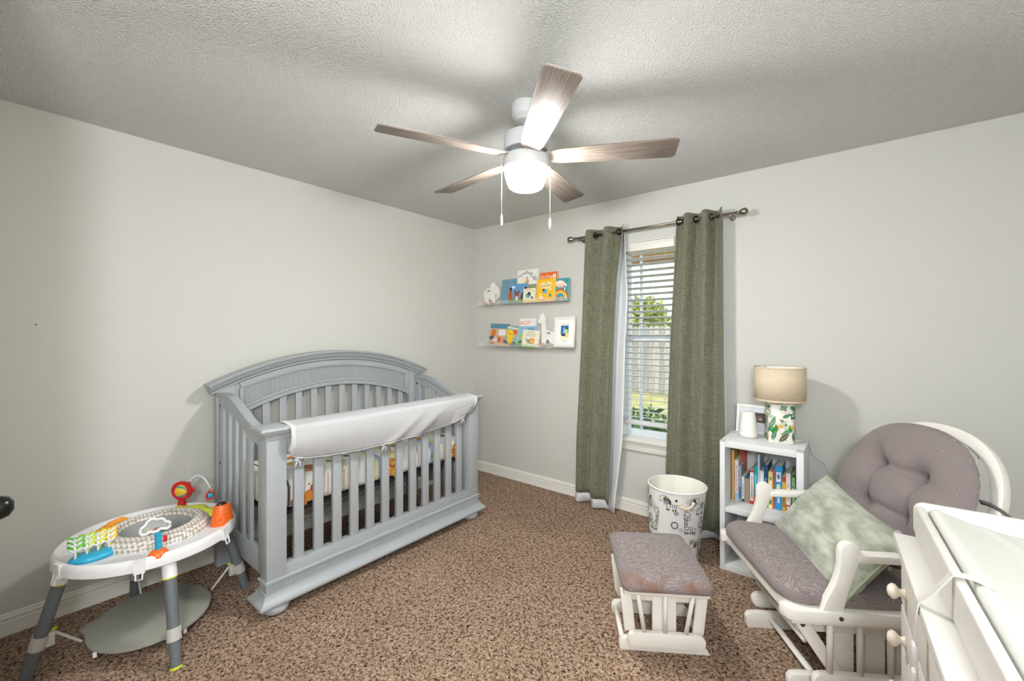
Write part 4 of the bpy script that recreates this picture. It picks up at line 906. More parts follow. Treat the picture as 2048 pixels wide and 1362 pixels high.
sbook('yellow and red book just right of the thick blue book', -.317, -.302, .20, (226, 178, 40), extra=[rc(-.007, .165, .007, .195, (190, 50, 50)), rc(-.005, .02, .005, .08, (150, 110, 30))])
sbook('pale pink touch book beside the green spined book', -.300, -.278, .218, (232, 222, 220), txt='See Touch', tcol=(200, 70, 70), ts=.018, extra=[rc(-.010, .004, .010, .04, (214, 80, 70)), el(0, .022, .007, .009, (240, 230, 220)), el(0, .075, .006, .012, (230, 160, 150))])
sbook('green book lettered in white with a red foot, last on the right', -.276, -.252, .218, (52, 132, 60), txt='NOISY DINOSAURS', tcol=(244, 244, 240), ts=.0185, extra=[rc(-.012, .0, .012, .036, (206, 40, 44)), el(0, .207, .007, .006, (20, 60, 30))])
# toy on the bottom shelf
tl = thing('teal_toy', 'teal cone shaped toy with a white disc top on the bottom shelf of the bookcase', 'toy', (-.40, 2.90, .0355))
obj('cone_body', MB().lathe([(.105, .0), (.108, .01), (.082, .18), (.062, .238)], 28), mat('teal_plastic', (24, 106, 132), .45), tl, world=False, auto=40)
obj('disc', MB().lathe([(.063, .236), (.063, .246), (.05, .250)], 28), PLAST, tl, world=False, auto=40)
# ---------------------------------------------------------------- things on the bookcase
LX, LY = -.335, 2.885
lamp = thing('table_lamp', 'table lamp with a tropical leaf printed base and a beige drum shade', 'lamp', (LX, LY, BCT + .001), rotz=R(17))
L_ = lambda name, mb, m, **k: obj(name, mb, m, lamp, world=False, **k)
CERA = mat('lamp_base_white', (236, 231, 222), .35)
hb, hh_, rad = .064, .218, .022
L_('base', MB().loft([[(x, y, z) for x, y in rrect_pts(0, 0, hb - i_, hb - i_, rad, 5)] for i_, z in ((.003, 0), (0, .004), (0, hh_ - .004), (.003, hh_))]), CERA, auto=40)
per = rrect_pts(0, 0, hb, hb, rad, 5); per = per[::-1]
cum = [0]
for a, b in zip(per, per[1:] + per[:1]): cum.append(cum[-1] + math.hypot(b[0] - a[0], b[1] - a[1]))
def wrap(u, v, l):
    u = u % cum[-1]
    for i in range(len(per)):
        if u <= cum[i + 1] + 1e-9:
            a, b = per[i], per[(i + 1) % len(per)]; t = (u - cum[i]) / max(cum[i + 1] - cum[i], 1e-9); x, y = a[0] + (b[0] - a[0]) * t, a[1] + (b[1] - a[1]) * t
            cx, cy = max(-hb + rad, min(hb - rad, x)), max(-hb + rad, min(hb - rad, y))
            n = Vector((x - cx, y - cy, 0)); n = n.normalized() if n.length > 1e-6 else Vector((0, 0, 0))
            l2 = l + (.0012 if abs(n.x) > .01 and abs(n.y) > .01 else 0); return (x + n.x * l2, y + n.y * l2, v)
rnd = random.Random(21); lf = []
GR = [(30, 130, 40), (70, 124, 92), (112, 150, 118), (84, 78, 50), (184, 206, 166), (24, 112, 60)]
def clampv(shape): return ([(u, max(.003, min(hh_ - .003, v))) for u, v in shape[0]], shape[1])
gx_ = cum[-1] / 13
for i in range(13):
    for j in range(5):
        u = (i + .5 + .5 * (j % 2)) * gx_ + rnd.uniform(-.006, .006); v = .012 + j * .043 + rnd.uniform(-.006, .006); c = rnd.choice(GR); a = rnd.choice([.6, 1.0, 1.4, 1.9, 2.4]) + rnd.uniform(-.2, .2); l_ = rnd.uniform(.05, .075)
        lf.append(clampv(leaf(u, v, l_, l_ * .17, a, c, 9)))
        lf.append(clampv(stroke([(u, v), (u + l_ * .9 * math.cos(a), v + l_ * .9 * math.sin(a))], .0012, (226, 232, 214))[0]))
for k in range(7):
    u, v = cum[-1] * (k + .3) / 7, rnd.choice([.03, .09, .145]); 
    for q in range(7): lf.append(clampv(leaf(u, v, .02, .004, .3 + q * .42, [(236, 160, 50), (240, 190, 90)][q % 2], 5)))
    lf.append(clampv(leaf(u + .015, v - .025, .045, .010, 1.5, (36, 140, 50), 7)))
printed(lamp, lf, wrap, 'leaf_print', step=.000012, base=.0012, kind='stuff')
L_('neck', MB().lathe([(.018, hh_), (.018, hh_ + .008), (.008, hh_ + .010), (.008, hh_ + .05)], 16), STEEL, auto=40)
SHADE = mat('beige_linen_shade', (214, 198, 172), .9, col2=(204, 186, 158), cscale=60, stretch=(1, 1, 8), bump=.1, bscale=120)
r_s = .128
L_('shade', MB().lathe([(r_s, .238), (r_s, .428)], 48, caps=False), SHADE, solid=.003, smooth=True)
L_('shade_liner', MB().lathe([(r_s - .003, .240), (r_s - .003, .426)], 48, caps=False), mat('shade_lining', (236, 234, 230), .8), smooth=True)
L_('shade_rim', MB().lathe([(r_s + .001, .236), (r_s + .0025, .238), (r_s + .0025, .246), (r_s + .001, .248)], 48, caps=False).lathe([(r_s + .001, .420), (r_s + .0025, .422), (r_s + .0025, .430), (r_s + .001, .431)], 48, caps=False), SHADE, smooth=True)
mb = MB()
for k in range(3): mb.tube([(0, 0, .40), (r_s * math.cos(TAU * k / 3), r_s * math.sin(TAU * k / 3), .424)], .0015, 6)
L_('spider', mb, STEEL); L_('bulb', MB().lathe([(.008, .265), (.013, .28), (.026, .315), (.027, .33), (.018, .35), (.004, .357)], 18), PLAST, smooth=True)
crd = thing('power_cord', 'thin white power cord trailing from the lamp down the wall', 'cord', (-.2, 3.05, 0))
obj('cord', MB().tube([(-.27, 2.94, BCT + .004), (-.235, 2.97, BCT + .006), (-.21, 3.05, BCT + .002), (-.198, 3.07, .70), (-.19, 3.12, .64), (-.13, 3.128, .60), (-.10, 3.13, .52), (-.07, 3.13, .47), (.03, 3.13, .452), (.05, 3.13, .40), (.05, 3.13, .32)], .003, 6), PLAST, crd, smooth=True)
obj('plug', MB().box(.035, .065, 3.11, 3.134, .29, .325), PLAST, crd, bevel=.003)
crd2 = thing('power_cord', 'white cord lying coiled behind the sound machine on the bookcase', 'cord', (-.56, 2.98, BCT))
obj('cord', MB().tube([(-.50, 2.92, BCT + .004), (-.55, 2.95, BCT + .004), (-.59, 2.90, BCT + .004), (-.585, 2.99, BCT + .004), (-.53, 3.0, BCT + .004), (-.46, 2.985, BCT + .004), (-.42, 2.95, BCT + .004)], .0025, 6), PLAST, crd2, smooth=True)
sm = thing('sound_machine', 'plain white tapered sound machine on the bookcase left of the lamp', 'sound machine', (-.495, 2.885, BCT + .001))
obj('shell', MB().lathe([(.040, 0), (.046, .003), (.0485, .02), (.046, .06), (.041, .11), (.0355, .145), (.033, .152), (.028, .154), (.01, .154)], 36), mat('matte_white', (234, 232, 228), .5), sm, world=False, smooth=True)
obj('base_ring', MB().lathe([(.0475, .012), (.0495, .014), (.0495, .026), (.0482, .028)], 36, caps=False), mat('matte_white', (234, 232, 228), .5), sm, world=False, smooth=True)
uf = thing('framed_photo', 'white photo frame with a dark scan picture behind the sound machine', 'picture frame', (-.49, 3.0, BCT + .002), rot=(R(-10), 0, R(-4)))
mb = MB()
for a in ((-.095, -.078, 0, .175), (.078, .095, 0, .175), (-.078, .078, 0, .016), (-.078, .078, .158, .175)): mb.box(a[0], a[1], -.012, 0, a[2], a[3])
obj('frame', mb, WHITE, uf, world=False, bevel=.002)
obj('mount', MB().box(-.079, .079, -.006, -.002, .015, .159), mat('pale_mount', (214, 218, 226), .8), uf, world=False)
printed(uf, [rc(.0, .07, .066, .13, (58, 46, 46)), el(.035, .095, .02, .014, (104, 84, 78)), el(.04, .09, .008, .006, (170, 140, 126))], lambda u, v, l: (u, -.006 - l, v), base=.0008)
# ================================================================ HAMPER
hp = thing('laundry_hamper', 'white fabric hamper printed with black giraffes and grey dots below the curtain', 'hamper', (-.88, 2.70, 0))
HT, HB = (.037, -.042, .452, .166), (0, 0, 0, .142)
def hpt(u, v, l):
    """u: angle, v: height 0..1"""
    cx, cy, z, r_ = [HB[i] + (HT[i] - HB[i]) * v for i in range(4)]
    r_ += l + .004 * math.sin(3 * u + 5 * v) * (1 - v); return Vector((cx + r_ * math.cos(u), cy + r_ * math.sin(u), z))
HC_ = mat('hamper_canvas', (232, 231, 229), .85, bump=.1, bscale=200)
obj('body', MB().loft([[hpt(TAU * i / 64, v / 14, 0) for i in range(64)] for v in range(15)], caps=False), HC_, hp, world=False, smooth=True)
obj('base', MB().loft([[hpt(TAU * i / 40, 0, 0) for i in range(40)], [hpt(TAU * i / 40, .01, -.002) for i in range(40)]]), HC_, hp, world=False)
obj('rim', MB().tube([hpt(TAU * i / 48, 1, 0) for i in range(48)], .0055, 8, closed=True), HC_, hp, world=False, smooth=True)
obj('lining', MB().loft([[hpt(TAU * i / 64, v / 8, -.006 - .03 * (1 - v / 8) - .008 * math.sin(9 * TAU * i / 64) * math.sin(PI * v / 8)) for i in range(64)] for v in range(1, 9)], caps=False), mat('cream_cotton', (236, 233, 222), .9), hp, world=False, smooth=True)
def giraffe(u, v, s, f):
    K = (32, 30, 30); X = lambda p: (u + f * p[0] * s, v + p[1] * s); o = []
    o += stroke([X(p) for p in ((0, 0), (0, .10), (-.01, .16), (-.06, .62), (-.04, .70), (.05, .70), (.13, .62), (.12, .56), (.02, .56), (.06, .20), (.20, .18), (.24, .10), (.24, 0))], .0026, K)
    o += stroke([X(p) for p in ((-.03, .70), (-.05, .77))], .0028, K) + stroke([X(p) for p in ((.02, .70), (.03, .77))], .0028, K) + stroke([X(p) for p in ((.24, .16), (.36, .10))], .0022, K)
    for p in ((0, .2), (-.02, .34), (-.03, .48), (.02, .28), (.01, .42), (-.03, .6), (.12, .13), (.18, .09), (.06, .1)): o.append(el(*X(p), .0042, .0042, K, n=7))
    for x in (0, .07, .16, .23): o.append(rc(*X((x, -.05)), *X((x + .045, .02)), (60, 54, 52)))
    o.append(el(*X((.36, .09)), .0036, .0036, K, n=6)); o.append(el(*X((.07, .64)), .0018, .0018, K, n=6))
    return o
def elephant(u, v, s, f):
    K = (40, 38, 38); X = lambda p: (u + f * p[0] * s, v + p[1] * s)
    return stroke([X((.25 * math.cos(t), .22 * math.sin(t) + .05)) for t in [PI * i / 10 for i in range(11)]] + [X((-.25, -.1)), X((-.16, -.1)), X((-.16, -.02)), X((.12, -.02)), X((.12, -.1)), X((.25, -.1)), X((.25, .05))], .0024, K) + [el(*X((.04, .1)), .09 * s, .12 * s, (122, 96, 60)), el(*X((.18, .16)), .002, .002, K, n=6)]
def zebra(u, v, s, f):
    K = (30, 30, 30); X = lambda p: (u + f * p[0] * s, v + p[1] * s)
    o = stroke([X(p) for p in ((-.2, -.12), (-.2, .12), (.12, .14), (.18, .3), (.34, .26), (.36, .14), (.22, .1), (.2, -.12))], .0024, K) + stroke([X(p) for p in ((.06, .16), (.08, .32), (.20, .38))], .008, K)
    for p in ((-.12, .1), (-.02, .1), (.08, .08)): o += stroke([X(p), X((p[0] - .02, p[1] - .12))], .0024, K)
    for x in (-.2, -.1, .1, .18): o.append(rc(*X((x, -.2)), *X((x + .06, -.1)), (66, 58, 54)))
    return o
pr_ = []; rnd = random.Random(4); C0 = TAU * .155
for k in range(60): pr_.append(el(rnd.uniform(0, C0), rnd.uniform(.04, .42), *([rnd.uniform(.012, .022)] * 2), rnd.choice([(172, 174, 178), (196, 196, 196), (160, 162, 168)])))
for k in range(6):
    u0 = C0 * k / 6 + .02; f = 1 if k % 2 else -1
    pr_ += giraffe(u0, .215 if k % 2 else .20, .185, f) + elephant(u0 + .072, .115, .16, f) + zebra(u0 + .085, .345 if k % 2 else .365, .12, f) + zebra(u0 + .015, .055, .11, -f) + elephant(u0 + .045, .40, .11, -f)
    pr_ += [el(u0 + .105 + .017 * math.cos(TAU * i / 12), .255 + .020 * math.sin(TAU * i / 12), .0045, .0045, (60, 60, 60), n=6) for i in range(12)]
    pr_ += giraffe(u0 + .11, .05, .15, f)
printed(hp, pr_, lambda u, v, l: hpt(u / .155, max(.01, min(.985, v / .452)), .0028 + l), 'animal_print', step=.0000016, base=.0006, kind='stuff')
for u0 in (R(-56), R(124)):
    mb = MB(); path = []
    for i in range(13):
        t = i / 12; path.append(hpt(u0 + (t - .5) * .58, .91 - .085 * math.sin(PI * t) ** .7, .010 + .014 * math.sin(PI * t)))
    for sgn in (0, PI):
        mb.tube([p + Vector((.003 * math.cos(i * 1.4 + sgn), .003 * math.sin(i * 1.4 + sgn), .003 * math.cos(i * 1.4 + sgn))) for i, p in enumerate(path)], .0055, 7)
    obj('rope_handle', mb, mat('cotton_rope', (224, 208, 178), .9), hp, world=False, smooth=True)
    for e_ in (path[0], path[-1]): obj('handle_knot', MB().ell(e_, (.008, .008, .008), 10, 6), BLACK, hp, world=False, smooth=True)
# ================================================================ GLIDER OTTOMAN
TH_ = R(180 + 33.2)
UPH = None
def uph():
    m = mat('taupe_upholstery', (110, 100, 101), .8, sheen=.12, spec=.15); nt = m.node_tree; b = nt.nodes['Principled BSDF']
    tc = nt.nodes.new('ShaderNodeTexCoord'); wv = nt.nodes.new('ShaderNodeTexWave'); wv.wave_type = 'RINGS'; wv.rings_direction = 'SPHERICAL'; wv.inputs['Scale'].default_value = 60; wv.inputs['Distortion'].default_value = 14; wv.inputs['Detail'].default_value = 1; wv.inputs['Detail Scale'].default_value = .6
    nt.links.new(tc.outputs['Object'], wv.inputs['Vector'])
    r = nt.nodes.new('ShaderNodeValToRGB'); r.color_ramp.elements[0].color = lin((118, 108, 108)); r.color_ramp.elements[1].color = lin((145, 134, 133)); nt.links.new(wv.outputs[0], r.inputs[0]); nt.links.new(r.outputs[0], b.inputs['Base Color'])
    bp = nt.nodes.new('ShaderNodeBump'); bp.inputs['Strength'].default_value = .3; bp.inputs['Distance'].default_value = .002; nt.links.new(wv.outputs[0], bp.inputs['Height']); nt.links.new(bp.outputs[0], b.inputs['Normal']); return m
UPH = uph()
def worn():
    m = UPH.copy(); m.name = 'taupe_upholstery_worn'; nt = m.node_tree; b = nt.nodes['Principled BSDF']; src = b.inputs['Base Color'].links[0].from_socket
    tc = nt.nodes.new('ShaderNodeTexCoord'); sp = nt.nodes.new('ShaderNodeSeparateXYZ'); nt.links.new(tc.outputs['Object'], sp.inputs[0])
    n = nt.nodes.new('ShaderNodeTexNoise'); n.inputs['Scale'].default_value = 14; n.inputs['Detail'].default_value = 4; nt.links.new(tc.outputs['Object'], n.inputs['Vector'])
    mr = nt.nodes.new('ShaderNodeMapRange'); mr.inputs[1].default_value = .12; mr.inputs[2].default_value = .23; nt.links.new(sp.outputs['Y'], mr.inputs[0])
    mu = nt.nodes.new('ShaderNodeMath'); mu.operation = 'MULTIPLY'; nt.links.new(mr.outputs[0], mu.inputs[0])
    r = nt.nodes.new('ShaderNodeValToRGB'); r.color_ramp.elements[0].position = .42; r.color_ramp.elements[1].position = .62; nt.links.new(n.outputs[0], r.inputs[0]); nt.links.new(r.outputs[0], mu.inputs[1])
    mx = nt.nodes.new('ShaderNodeMix'); mx.data_type = 'RGBA'; nt.links.new(mu.outputs[0], mx.inputs[0]); nt.links.new(src, mx.inputs[6]); mx.inputs[7].default_value = lin((124, 94, 76)); nt.links.new(mx.outputs[2], b.inputs['Base Color']); return m
def pad(hx, hy, z0, h, rad, crown, inset=.0, seg=6):
    rings = []
    for ins, z in ((.012, z0), (.002, z0 + .006), (0, z0 + h * .35), (.004, z0 + h * .62), (.018, z0 + h * .85), (.045, z0 + h), (.09, z0 + h + crown * .6), (.14, z0 + h + crown * .9)):
        rings.append([(x, y, z) for x, y in rrect_pts(0, 0, hx - ins, hy - ins, max(rad - ins * .25, .01), seg)])
    return MB().loft(rings)
ot = thing('glider_ottoman', 'white glider ottoman with a taupe padded top in the middle of the carpet', 'ottoman', (-.715, 1.949, 0), rotz=TH_)
O_ = lambda name, mb, m=CREAM, **k: obj(name, mb, m, ot, world=False, **k)
O_('cushion', pad(.186, .236, .305, .055, .03, .012), worn(), smooth=True)
O_('seat_frame', MB().box(-.175, .175, -.195, .195, .275, .306), bevel=.003)
def stadium(x0, x1, z0, z1, y, t, name, add):
    r_ = (z1 - z0) / 2; pts = []
    for cx, a0 in ((x1 - r_, -90), (x0 + r_, 90)):
        for k in range(9):
            a = R(a0 + 180 * k / 8); pts.append((cx + r_ * math.cos(a), (z0 + z1) / 2 + r_ * math.sin(a)))
    return add(name, MB().prism(pts, y - t / 2, y + t / 2, 'xz'), bevel=.002)
def footrail(x0, x1, h, y, t, add):
    pts = [(x0, 0), (x1 - .005, 0), (x1, .012), (x1, h - .02), (x1 - .012, h - .004), (x1 - .04, h), (x0 + .05, h), (x0 + .03, h - .006)]
    return add('foot_rail', MB().prism(pts, y - t / 2, y + t / 2, 'xz'), bevel=.002)
for s in (1, -1):
    footrail(-.195, .185, .055, s * .125, .026, O_)
    stadium(-.165, .155, .045, .105, s * .165, .024, 'rocker_plank', O_)
    for x in (-.10, 0, .10):
        O_('spindle', MB().cyl((x * .85, s * .165, .10), (x * 1.15, s * .172, .278), .0095, n=12), smooth=True)
    O_('link', MB().prism([(.118, .09), (.165, .09), (.185, .27), (.138, .27)], s * .140 - .008, s * .140 + .008, 'xz'), bevel=.004)
    O_('link', MB().prism([(-.118, .09), (-.165, .09), (-.185, .27), (-.138, .27)], s * .140 - .008, s * .140 + .008, 'xz'), bevel=.004)
    O_('upright', MB().box(-.055, .045, s * .125 - .011, s * .125 + .011, .05, .25), bevel=.003)
    O_('cross_rail', MB().box(-.15, .15, s * .120 - .011, s * .120 + .011, .215, .262), bevel=.003)
for x in (.168, -.168): O_('stretcher', MB().cyl((x, -.125, .03), (x, .125, .03), .011, n=12), smooth=True)
for x in (.155, -.155): O_('stretcher', MB().cyl((x, -.14, .235), (x, .14, .235), .010, n=12), smooth=True)
# ================================================================ GLIDER CHAIR
gc = thing('glider_chair', 'white glider chair with taupe cushions standing in front of the bookcase', 'chair', (-.30, 2.10, 0), rotz=TH_)
G_ = lambda name, mb, m=CREAM, **k: obj(name, mb, m, gc, world=False, **k)
for s in (1, -1):
    footrail(-.66, .0, .068, s * .18, .030, G_)
    stadium(-.60, -.055, .055, .122, s * .245, .026, 'rocker_plank', G_)
    for x in (-.115, -.22, -.325, -.43): G_('spindle', MB().cyl((x, s * .245, .115), (x * .96 + .005, s * .262, .335), .0105, n=12), smooth=True)
    lk = G_('link', MB().prism([(-.195, .08), (-.142, .08), (-.005, .285), (-.02, .30), (-.05, .298), (-.06, .288)], s * .212 - .008, s * .212 + .008, 'xz'), bevel=.004)
    G_('link', MB().prism([(-.445, .08), (-.498, .08), (-.62, .288), (-.59, .298)], s * .212 - .008, s * .212 + .008, 'xz'), bevel=.004)
    obj('link_bolt', MB().cyl((-.035, s * .222, .278), (-.035, s * .190, .278), .009, n=12), STEEL, lk, world=False)
    G_('cross_rail', MB().box(-.60, -.03, s * .18 - .013, s * .18 + .013, .235, .30), bevel=.003)
    for x in (-.20, -.31, -.42): G_('upright', MB().box(x - .035, x + .035, s * .18 - .010, s * .18 + .010, .06, .24), bevel=.003)
    pts = [(-.58, .0), (.03, .0), (.062, -.012), (.075, -.04), (.075, -.06), (-.58, -.06)]
    G_('seat_side', MB().prism([(x, s * (.325 + y)) for x, y in pts], .352, .392), bevel=.003)
    G_('seat_side_lower', MB().box(-.57, .045, s * .285 - .015, s * .285 + .015, .33, .353), bevel=.002)
    # arm: S-shaped post with a rail to the back
    cen = [(-.080, .375), (-.083, .40), (-.092, .43), (-.106, .465), (-.119, .50), (-.130, .535), (-.137, .565), (-.140, .59), (-.141, .605), (-.141, .618), (-.141, .627), (-.141, .634), (-.141, .637)]; hw = [.034, .034, .032, .028, .026, .027, .030, .033, .0335, .030, .024, .014, .005]
    P1 = [(x - h_, z) for (x, z), h_ in zip(cen, hw)]; P2 = [(x + h_, z) for (x, z), h_ in zip(cen, hw)]
    G_('arm_post', MB().prism(P1 + P2[::-1], s * .305 - .015, s * .305 + .015, 'xz'), bevel=.003)
    G_('arm_rail', MB().box(-.64, -.165, s * .305 - .022, s * .305 + .022, .570, .598), bevel=.006)
    G_('arm_bolt', MB().cyl((-.105, s * .327, .373), (-.105, s * .320, .373), .008, n=12), STEEL)
G_('front_rail', MB().box(.015, .05, -.27, .27, .345, .392), bevel=.003); G_('rear_rail', MB().box(-.58, -.54, -.27, .27, .345, .392), bevel=.003)
G_('stretcher', MB().cyl((-.107, -.18, .045), (-.107, .18, .045), .0125, n=14), smooth=True)
G_('stretcher', MB().cyl((-.55, -.18, .045), (-.55, .18, .045), .0125, n=14), smooth=True)
G_('stretcher', MB().cyl((-.06, -.19, .20), (-.06, .19, .20), .0115, n=14), smooth=True)
# seat cushion
mb = MB(); rings = []
for ins, z in ((.014, .392), (.003, .400), (0, .418), (.003, .436), (.018, .452), (.05, .462), (.10, .467), (.16, .469)):
    ring = []
    for x, y in rrect_pts(0, 0, .275 - ins, .30 - ins, max(.085 - ins * .3, .02), 7): ring.append((x - .205, y * (1 - .06 * (.25 - x)), z - .10 * max(0, .20 - x)))
    rings.append(ring)
G_('seat_cushion', mb.loft(rings), UPH, smooth=True)
# tufted back cushion
tl_ = R(22); B0 = Vector((-.495, 0, .435)); UPV = Vector((-math.sin(tl_), 0, math.cos(tl_))); NRM = Vector((math.cos(tl_), 0, math.sin(tl_)))
tufts = [(-.10, .36), (.10, .36), (-.10, .19), (.10, .19)]
def back_pt(u, t, front):
    """u,t: cushion plane coordinates (metres)"""
    cx, cz = 0, .275; rx, rz = .31, .295
    d = math.sqrt((u / rx) ** 2 + ((t - cz) / rz) ** 2); k = math.sqrt(max(0, 1 - min(d, 1) ** 3.2)); th = .075 * k
    if front:
        for (a, b_) in tufts:
            q = (u - a) ** 2 + (t - b_) ** 2; th -= .040 * math.exp(-q / .0022) + .012 * math.exp(-q / .012)
        def seg(p, a, b_):
            ax_, ay = a; bx, by = b_; L2 = (bx - ax_) ** 2 + (by - ay) ** 2; s_ = max(0, min(1, ((p[0] - ax_) * (bx - ax_) + (p[1] - ay) * (by - ay)) / L2)); return (p[0] - ax_ - s_ * (bx - ax_)) ** 2 + (p[1] - ay - s_ * (by - ay)) ** 2
        for i, j in ((0, 1), (0, 2), (1, 3), (2, 3)): th -= .020 * math.exp(-seg((u, t), tufts[i], tufts[j]) / .0003)
        for a, e_ in ((tufts[0], (-.17, .50)), (tufts[1], (.17, .50)), (tufts[0], (-.27, .33)), (tufts[1], (.27, .33)), (tufts[2], (-.2, .03)), (tufts[3], (.2, .03))): th -= .008 * k * math.exp(-seg((u, t), a, e_) / .0004)
        th += .002 * math.sin(math.atan2(t - cz, u) * 40) * (d > .82) * (1 - k)
    return B0 + Vector((0, u, 0)) + UPV * t + NRM * ((.075 + th) if front else (.075 - .045 * k))
def shape(i, n, s):
    a = TAU * i / n; ex = 2.35
    c_, s_ = math.cos(a), math.sin(a); rr = (abs(c_) ** ex + abs(s_) ** ex) ** (-1 / ex)
    return .31 * rr * c_ * s, .275 + .295 * rr * s_ * s
def back_surf(front):
    n, m_ = 96, 34; rings = []
    for k in range(m_ + 1):
        s = 1 - k / m_ * .985; rings.append([back_pt(u / ((1e-9 + 1)), t, front) if s < .999 else back_pt(u, t, False) for u, t in [shape(i, n, s) for i in range(n)]])
    return rings
def squash(p): return p
rings = []
n, m_ = 96, 34
for k in range(m_ + 1):
    s = 1 - k / m_ * .99; ring = []
    for i in range(n):
        u, t = shape(i, n, s); c_ = (u / .285 / max(s, 1e-6)); 
        rr = math.hypot(u / .31, (t - .275) / .295); f = s / max(rr, 1e-6)
        p = back_pt(u * f, .275 + (t - .275) * f, True); base = back_pt(u * f, .275 + (t - .275) * f, True) - Vector((0, u * f, 0)) - UPV * (.275 + (t - .275) * f)
        ring.append(base + Vector((0, u, 0)) + UPV * t)
    rings.append(ring)
back_r = []
for k in range(12):
    s = 1 - k / 11 * .98; back_r.append([B0 + Vector((0, u, 0)) + UPV * t + NRM * (.075 - .05 * math.sqrt(max(0, 1 - s ** 3))) for u, t in [shape(i, n, s) for i in range(n)]])
G_('back_cushion', MB().loft(back_r[::-1] + rings), UPH, smooth=True)
for (a, b_) in tufts: 
    p = back_pt(a, b_, True); G_('button', MB().ell(p + NRM * .016, (.012, .015, .015), 12, 7), UPH, smooth=True)
# white bentwood hoop behind the cushion
def hoop_pt(a, grow):
    ex = 2.3; c_, s_ = math.cos(a), math.sin(a); rr = (abs(c_) ** ex + abs(s_) ** ex) ** (-1 / ex)
    return (.285 + grow) * rr * c_, .275 + (.285 + grow) * rr * s_
rings = []
for i in range(61):
    a = R(-58 + 296 * i / 60); pi_, po = hoop_pt(a, .0), hoop_pt(a, .042)
    f = lambda p, d: B0 + Vector((0, p[0], 0)) + UPV * p[1] + NRM * d
    rings.append([f(pi_, -.012), f(po, -.012), f(po, .016), f(pi_, .016)])
G_('back_hoop', MB().loft(rings), bevel=.004)
for u in (-.14, 0, .14):
    ring0 = B0 + Vector((0, u, 0)) + UPV * (-.09) + NRM * (0.0); ring1 = B0 + Vector((0, u, 0)) + UPV * (.30 + math.sqrt(max(0, .09 - u * u))) + NRM * (0.0)
    G_('back_slat', MB().loft([[p + Vector((0, -.022, 0)) - NRM * .006, p + Vector((0, .022, 0)) - NRM * .006, p + Vector((0, .022, 0)) + NRM * .006, p + Vector((0, -.022, 0)) + NRM * .006] for p in (ring0, ring1)]))
tie = [B0 + Vector((0, .285, 0)) + UPV * .36 + NRM * .05, B0 + Vector((0, .305, 0)) + UPV * .365 + NRM * .03, B0 + Vector((0, .335, 0)) + UPV * .355 + NRM * .012, B0 + Vector((0, .338, 0)) + UPV * .34 - NRM * .03, Vector((-.73, .345, .70)), Vector((-.755, .335, .62)), Vector((-.76, .34, .52))]
mb = MB().grid([[p - Vector((0, 0, .008)) for p in tie], [p + Vector((.006, 0, .008)) for p in tie]])
G_('cushion_tie', mb, mat('dark_grey_ribbon', (104, 100, 104), .8), solid=.002, smooth=True)
# ---------------------------------------------------------------- throw pillow on the chair
pl_c = Vector((-.262, .02, .545))
UPp = Vector((-.70, 0, .714)).normalized(); Rp = Vector((.10, .98, -.10)).normalized(); Np = UPp.cross(Rp).normalized()
if Np.x < 0: Np = -Np
Mgc = WM[gc]
pw = thing('throw_pillow', 'pale green velvet lumbar pillow leaning on the glider chair seat', 'pillow', tuple(Mgc @ (pl_c - UPp * .17)), rotz=TH_)
def velvet():
    m = mat('green_velvet', (138, 143, 126), .85, sheen=.3, col2=(183, 187, 171), cscale=26, cdetail=8, cramp=(.36, .66), stretch=(1, .45, 1), bump=.35, bscale=30, bdetail=5); return m
hu, hv = .285, .17; rows = []
nu, nv = 36, 26
def pil(side):
    rows = []
    for j in range(nv + 1):
        row = []
        for i in range(nu + 1):
            a, b_ = -1 + 2 * i / nu, -1 + 2 * j / nv
            k = max(0, (1 - abs(a) ** 2.6)) ** .55 * max(0, (1 - abs(b_) ** 2.6)) ** .55
            pin_u = 1 - .07 * (1 - abs(a) ** 2) * abs(b_) ** 3 * 0 - .055 * (1 - b_ * b_); pin_v = 1 - .09 * (1 - a * a)
            wob = (.004 * math.sin(7 * a + 3 * b_) + .003 * math.sin(17 * a * b_ + 5)) * k
            row.append(UPp * .17 + Rp * (a * hu * pin_u) + UPp * (b_ * hv * pin_v) + Np * (side * (.080 * k + .001) + wob))
        rows.append(row)
    return rows
mb = MB().grid(pil(1)).grid(pil(-1)); obj('pillow_cover', mb, velvet(), pw, world=False, smooth=True)
edge = pil(0)
loop = edge[0] + [r[-1] for r in edge[1:]] + edge[-1][::-1][1:] + [r[0] for r in edge[::-1][1:-1]]
obj('piping', MB().tube(loop, .005, 6, closed=True), mat('green_piping', (150, 160, 130), .8), pw, world=False, smooth=True)
